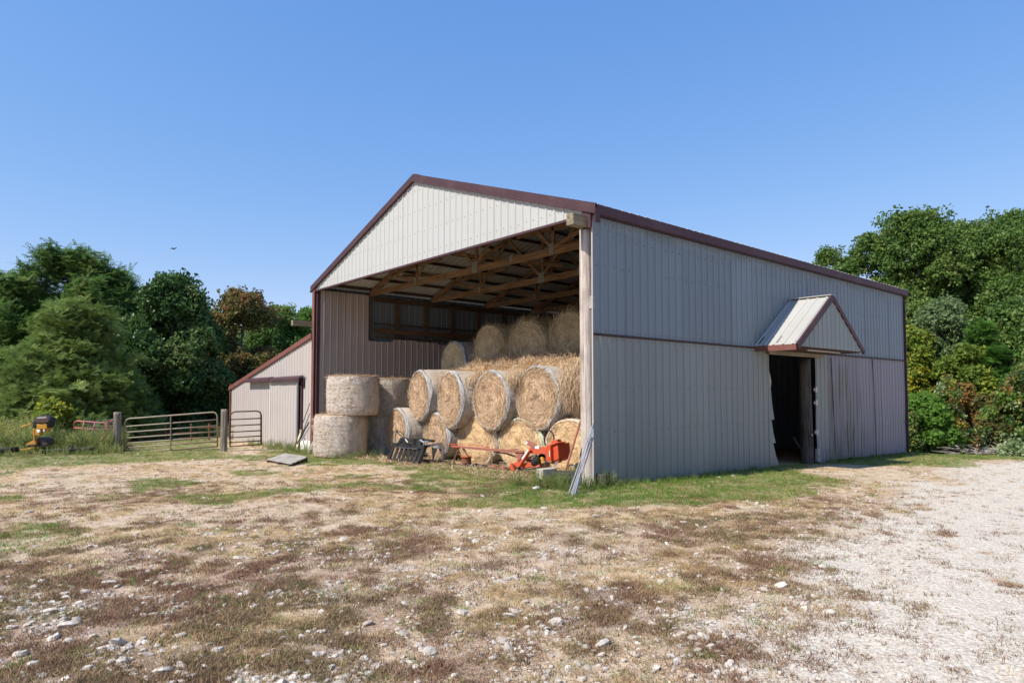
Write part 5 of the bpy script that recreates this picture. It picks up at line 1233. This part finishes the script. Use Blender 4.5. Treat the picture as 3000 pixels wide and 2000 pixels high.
# vines and brambles that knit the edge of the wood together
PROTO['thicket'] = [PROTO['oak'][0], PROTO['yell'][0], PROTO['lime'][1], PROTO['oak'][2], PROTO['pale'][1], PROTO['redleaf'][1], PROTO['maple_d'][0], PROTO['orange'][2], PROTO['lime'][0]]
q = np.random.default_rng(88); n = 5200; u_ = q.uniform(2640, 3300, n); D_ = 26.9+1.0*vn(u_, u_*0, .012, 3)+q.normal(0, .45, n); P = np.array([tuple(at(a, 1149, d)) for a, d in zip(u_, D_)])
hg = .3+3.9*vn(u_, u_*0, .013, 12)*(.6+.8*vn(u_, D_, .05, 5)); P[:, 2] = gz(P[:, 0], P[:, 1]) + hg*q.uniform(0, 1, n)**.8
kp = vn(u_*.03, P[:, 2]*1.6, 1, 44)+.25*q.uniform(0, 1, n) > .40; P = P[kp]; n = len(P)
o = scatter('vine_thicket', 'thicket', P, np.stack([q.normal(0,.6,n), q.normal(0,.6,n), q.uniform(0,6.28,n)], 1), q.uniform(.45, 1.0, n), q.uniform(0, .95, n)); tag(o, 'tangle of vines, brambles and seedlings along the edge of the wood', 'undergrowth', kind='stuff')
# distant wood behind everything
q = np.random.default_rng(77); n = 9000; u_ = q.uniform(-700, 3800, n); D_ = q.uniform(58, 75, n); P = np.array([tuple(at(a, 1149, d)) for a, d in zip(u_, D_)])
hgt = 6.5 + 2.5*vn(P[:, 0], P[:, 1], .12, 7); P[:, 2] = gz(P[:, 0], P[:, 1]) + hgt*q.uniform(0, 1, n)**.7
o = scatter('distant_wood', 'maple_d', P, np.stack([q.normal(0,.4,n), q.normal(0,.4,n), q.uniform(0,6.28,n)], 1), q.uniform(2.5, 4.0, n), q.uniform(0, 1, n)); tag(o, 'dark distant woodland behind the yard trees', 'woodland', kind='stuff')

# ================================================================== GROUND COVER
def pts_near(n, seed, r0=2.2, r1=34, a=1.05, power=1.0):
    q = np.random.default_rng(seed); lr = q.uniform(0, 1, n)
    r = (r0**(1-power) + lr*(r1**(1-power)-r0**(1-power)))**(1/(1-power)) if power != 1 else r0*(r1/r0)**lr
    th = YAW + q.uniform(-a, a, n); x = CAM[0]+r*np.cos(th); y = CAM[1]+r*np.sin(th); return x, y, q
def inside(x, y): return ((x > .35) & (x < L_) & (y > .02) & (y < W_)) | ((x > 0) & (x < L_) & (y >= W_) & (y < LY1+.1))
def cover(name, key, n, seed, mask, s0, s1, label, cat, power=.6, r1=34, tl=(0, 1), up=None):
    x, y, q = pts_near(n, seed, r1=r1, power=power); gr, gv, rd, stn, dr = zones(x, y); f3 = fbm(x, y, 5.5, 203+seed, 3)
    p = mask(x, y, gr, gv, rd, stn, dr, f3); keep = (q.uniform(0, 1, n) < p) & ~inside(x, y); x, y = x[keep], y[keep]; m = len(x)
    P = np.stack([x, y, gz(x, y)-.004], 1); sc = q.uniform(s0, s1, m)
    if up is not None: sc = sc*up(x, y)
    t = np.clip(tl[0]+(tl[1]-tl[0])*(q.uniform(0, 1, m)*.5+.5*vn(x, y, 1.6, 31)), 0, 1)
    o = scatter(name, key, P, np.stack([q.normal(0, .15, m), q.normal(0, .15, m), q.uniform(0, 6.283, m)], 1), sc, t)
    print(name, m); tag(o, label, cat, kind='stuff'); return o
sm = lambda v, a, b: np.clip((v-a)/(b-a), 0, 1)
cover('green_grass', 'grass', 60000, 1, lambda x, y, gr, gv, rd, st, dr, f: sm(gr, .35, .8)*sm(f, .35, .5)*((y > -3.2) | (x > 9)), .45, 1.0, 'long green grass along the barn walls', 'grass', .3, 34, (.1, 1), lambda x, y: .55+.35*np.exp(-((np.minimum(np.abs(y+.15), 9)/.45)**2))*(x > -.3)*(x < 15.5) + .25*(x > -2)*(y < .3)*(y > -2))
cover('short_turf', 'turf', 130000, 2, lambda x, y, gr, gv, rd, st, dr, f: sm(gr, .15, .6)*sm(f, .33, .55)*.9+.03*(1-gv), .5, 1.15, 'short patchy green turf in the yard', 'turf', .5, 34, (.15, 1))
cover('dry_grass', 'dry', 210000, 3, lambda x, y, gr, gv, rd, st, dr, f: (dr*.85*sm(f, .38, .55)+.16+.35*gr*sm(f, .45, .6))*(1-.93*gv)*(1-.45*rd), .4, 1.0, 'dry straw-coloured grass tufts over the dirt', 'dry grass', .5, 34)
cover('red_brown_weeds', 'red', 230000, 4, lambda x, y, gr, gv, rd, st, dr, f: rd*sm(f, .44, .60)*.8*(1-.3*st)+.02+.015*(1-gv), .55, 1.25, 'low reddish brown weeds matted over the foreground', 'weeds', .8, 24, (0, 1))
cover('drive_weeds', 'red', 14000, 5, lambda x, y, gr, gv, rd, st, dr, f: gv*sm(f, .62, .68)*.8, .5, 1.0, 'small olive weeds growing in the gravel drive', 'weeds', .6, 26, (.6, 1))
# stones
def stone_mesh(seed, mat):
    q = random.Random(seed); m = MB(); m.sphere((0,0,0), .5, (1, .8, .5), 8, .16, seed); me = bpy.data.meshes.new('stone'); me.from_pydata(m.v, [], m.f); me.materials.append(mat); return me
k = NG('pebble'); oi = k.n('ShaderNodeAttribute', attribute_type='INSTANCER', attribute_name='tint')
k.col(k.mix(k.fr(k.noise(k.world(), 30, 4), .3, .7), k.ramp(oi.outputs['Fac'], [(0, (.27,.22,.18)), (.4, (.46,.405,.345)), (1, (.66,.61,.55))]), (.42,.37,.32))); k.rough(.9); k.b.inputs['Specular IOR Level'].default_value = .1; M['pebble'] = k.m
PROTO['pebble'] = [proto('pebble', stone_mesh(400+s, M['pebble'])) for s in range(5)]
x, y, q = pts_near(170000, 9, power=.55, r1=30); gr, gv, rd, stn, dr = zones(x, y); f3 = fbm(x, y, 3.0, 71, 3)
p = .05 + .65*gv + .75*stn*sm(f3, .35, .55) + .12*sm(f3, .5, .6); p *= (1-.85*sm(gr, .2, .6)); kp = (q.uniform(0, 1, len(x)) < p) & ~inside(x, y); x, y = x[kp], y[kp]; m = len(x)
sz = .008+.020*q.uniform(0, 1, m)**3 + .032*(q.uniform(0, 1, m) < .03)*(gv[kp] < .5)*q.uniform(.3, 1, m); sz *= np.where(gv[kp] > .5, .8, 1.25)
o = scatter('loose_gravel', 'pebble', np.stack([x, y, gz(x, y)+sz*.15], 1), np.stack([q.normal(0, .3, m), q.normal(0, .3, m), q.uniform(0, 6.28, m)], 1), np.stack([sz*q.uniform(.9, 1.6, m), sz*q.uniform(.9, 1.4, m), sz], 1)*1.6, q.uniform(0, 1, m)); tag(o, 'loose pale gravel and pebbles over yard and drive', 'gravel', kind='stuff'); print('pebbles', m)
# the larger single stones
big = [(638,1908,.10),(880,1762,.045),(595,1560,.05),(1390,1465,.06),(1350,1850,.05),(2300,1925,.05),(2390,1930,.07),(2370,1915,.055),(780,1925,.08),(200,1880,.09),(330,1905,.07),(60,1920,.11),(1045,1510,.05),(818,1682,.045),(1040,1868,.06),(420,1770,.05),(1460,1830,.05),(730,1545,.055),(525,1735,.05),(1615,1955,.05),(2212,1912,.045),(95,1950,.10),(260,1960,.09),(460,1895,.06),(1250,1900,.05),(1700,1600,.04),(1080,1975,.07),(830,1870,.06),(150,1795,.07),(30,1840,.08),(900,1985,.07),(1640,1778,.04),(560,1985,.08),(1330,1980,.06),(1100,1560,.04),(960,1705,.045)]
for i, (u, v, r_) in enumerate(big):
    c = ground_hit(u, v); o = MB().sphere((c.x, c.y, c.z+r_*.10), r_*.36, (1.15, .9, .62), 9, .14, 500+i).build('stone', M['stone'])
    tag(o, 'pale limestone lump lying in the yard', 'stone', 'loose stones in the yard')
tag(MB().sphere(tuple(ground_hit(*zB(1280, 1010))+Vector((0,0,.03))), .06, (1.5, .8, .6), 9, .1, 77).build('field_stone', M['stone']), 'rounded stone in the grass in front of the concrete block', 'stone')
# tall weeds at the left
q = np.random.default_rng(21); n = 5200; u_ = q.uniform(-260, 360, n); D_ = q.uniform(18.3, 29, n); P = np.array([tuple(at(a, 1250, d)) for a, d in zip(u_, D_)]); P[:, 2] = gz(P[:, 0], P[:, 1])
keep = (D_ > 18.6+1.0*np.clip((u_-150)/200, 0, 2)) & ~((D_ < 20.4) & (u_ < 300) & (q.uniform(0, 1, n) < .60)); P = P[keep]; D_ = D_[keep]; u_ = u_[keep]; m = len(P)
sc = np.where(D_ < 20.3, .30, .66)*q.uniform(.6, 1.3, m)*np.where((D_ > 21) & (u_ < 150), 1.45, 1)
o = scatter('tall_weeds', 'weed', P, np.stack([q.normal(0, .12, m), q.normal(0, .12, m), q.uniform(0, 6.28, m)], 1), sc, np.clip(q.uniform(0, .9, m)+.3*(D_ > 21)*(u_ < 140), 0, 1)); tag(o, 'tall unmown weeds around the yellow machine', 'weeds', kind='stuff')
n = 900; xs = np.concatenate([q.uniform(-1.0, 1.0, 300), q.uniform(.2, 6, 120), q.uniform(8.9, 15.3, 180), q.uniform(-.9, .3, 160), q.uniform(-1, .2, 140)]); ys_ = np.concatenate([q.uniform(-.3, 1.1, 300), -q.uniform(.05, .35, 120), -q.uniform(.05, .4, 180), q.uniform(7.6, 11.5, 160), q.uniform(11.6, 15.5, 140)])
o = scatter('wall_weeds', 'weed', np.stack([xs, ys_, gz(xs, ys_)], 1), np.stack([q.normal(0, .2, n), q.normal(0, .2, n), q.uniform(0, 6.28, n)], 1), q.uniform(.18, .42, n)*np.where((xs > .3) & (ys_ < 0), .45, .85), q.uniform(0, .6, n)); tag(o, 'tufts of taller weeds at the foot of the barn walls', 'weeds', kind='stuff')
# weeds under the trees and along the far edges
q = np.random.default_rng(31); n = 5000; u_ = np.concatenate([q.uniform(2660, 3500, 2500), q.uniform(340, 1000, 2500)]); D_ = np.concatenate([q.uniform(27.5, 36, 2500), q.uniform(27.5, 45, 2500)]); P = np.array([tuple(at(a, 1250, d)) for a, d in zip(u_, D_)]); P[:, 2] = gz(P[:, 0], P[:, 1])
o = scatter('undergrowth', 'weed', P, np.stack([q.normal(0, .15, n), q.normal(0, .15, n), q.uniform(0, 6.28, n)], 1), q.uniform(.6, 1.2, n)*np.where(u_ > 2000, 1.0, .7), q.uniform(0, .6, n)); tag(o, 'rough undergrowth at the foot of the trees', 'undergrowth', kind='stuff')
# brush pile and cut branches right
bpile = empty('brush_pile', tuple(at(2880, 1310, 26.0)), 'heap of grey cut branches in front of the thicket', 'brush pile')
q = random.Random(9); m = MB()
for i in range(260):
    u = q.uniform(2790, 3000); D = q.uniform(25.6, 27.4); p = at(u, 1290, D); z0 = g(p.x, p.y)+abs(q.gauss(0, .16)); a = q.uniform(0, 3.14); Ln = q.uniform(.3, 1.1); d = Vector((math.cos(a), math.sin(a), q.uniform(-.15, .25)))
    m.tube([Vector((p.x, p.y, z0)), Vector((p.x, p.y, z0))+d*Ln*.5+Vector((0,0,q.uniform(-.03,.05))), Vector((p.x, p.y, z0))+d*Ln], q.uniform(.008, .03), 5, r1=.005)
tag(m.build('branches', M['grey_wood'], bpile), kind='stuff')
qq = np.random.default_rng(41); n = 500; u_ = qq.uniform(2925, 3150, n); D_ = qq.uniform(25.2, 27.5, n); P = np.array([tuple(at(a, 1290, d)) for a, d in zip(u_, D_)]); P[:, 2] = gz(P[:, 0], P[:, 1])+np.abs(qq.normal(0, .22, n))
o = scatter('cut_foliage', 'pale', P, qq.normal(0, .6, (n, 3)), qq.uniform(.5, 1.0, n), qq.uniform(.5, 1, n)); tag(o, 'pile of pale wilted cut branches at the right edge', 'cut branches', kind='stuff')
# chicory in flower by the block
k = NG('chicory_blue'); k.col((.30,.30,.62)); M['chicory'] = k.m
chp = empty('chicory_plant', tuple(ground_hit(*zA(1200, 1480))), 'wiry chicory plant with small blue flowers by the concrete block', 'plant')
m = MB(); fl = MB()
for p, b in (((850,1095),(980,1500)), ((965,1160),(1000,1500)), ((1205,1310),(1180,1560)), ((1300,1025),(1200,1500)), ((1330,1080),(1220,1500)), ((1745,1085),(1700,1500)), ((1000,980),(990,1500))):
    t_ = on_x(*zA(*p), -.25); b_ = on_x(*zA(*b), -.2); m.tube([b_, b_.lerp(t_, .5)+Vector((0,.02,0)), t_], .004, 4); fl.sphere(t_, .019, (1,1,.6), 8)
m.build('stems', M['gate'], chp); tag(fl.build('flowers', M['chicory'], chp), kind='stuff')
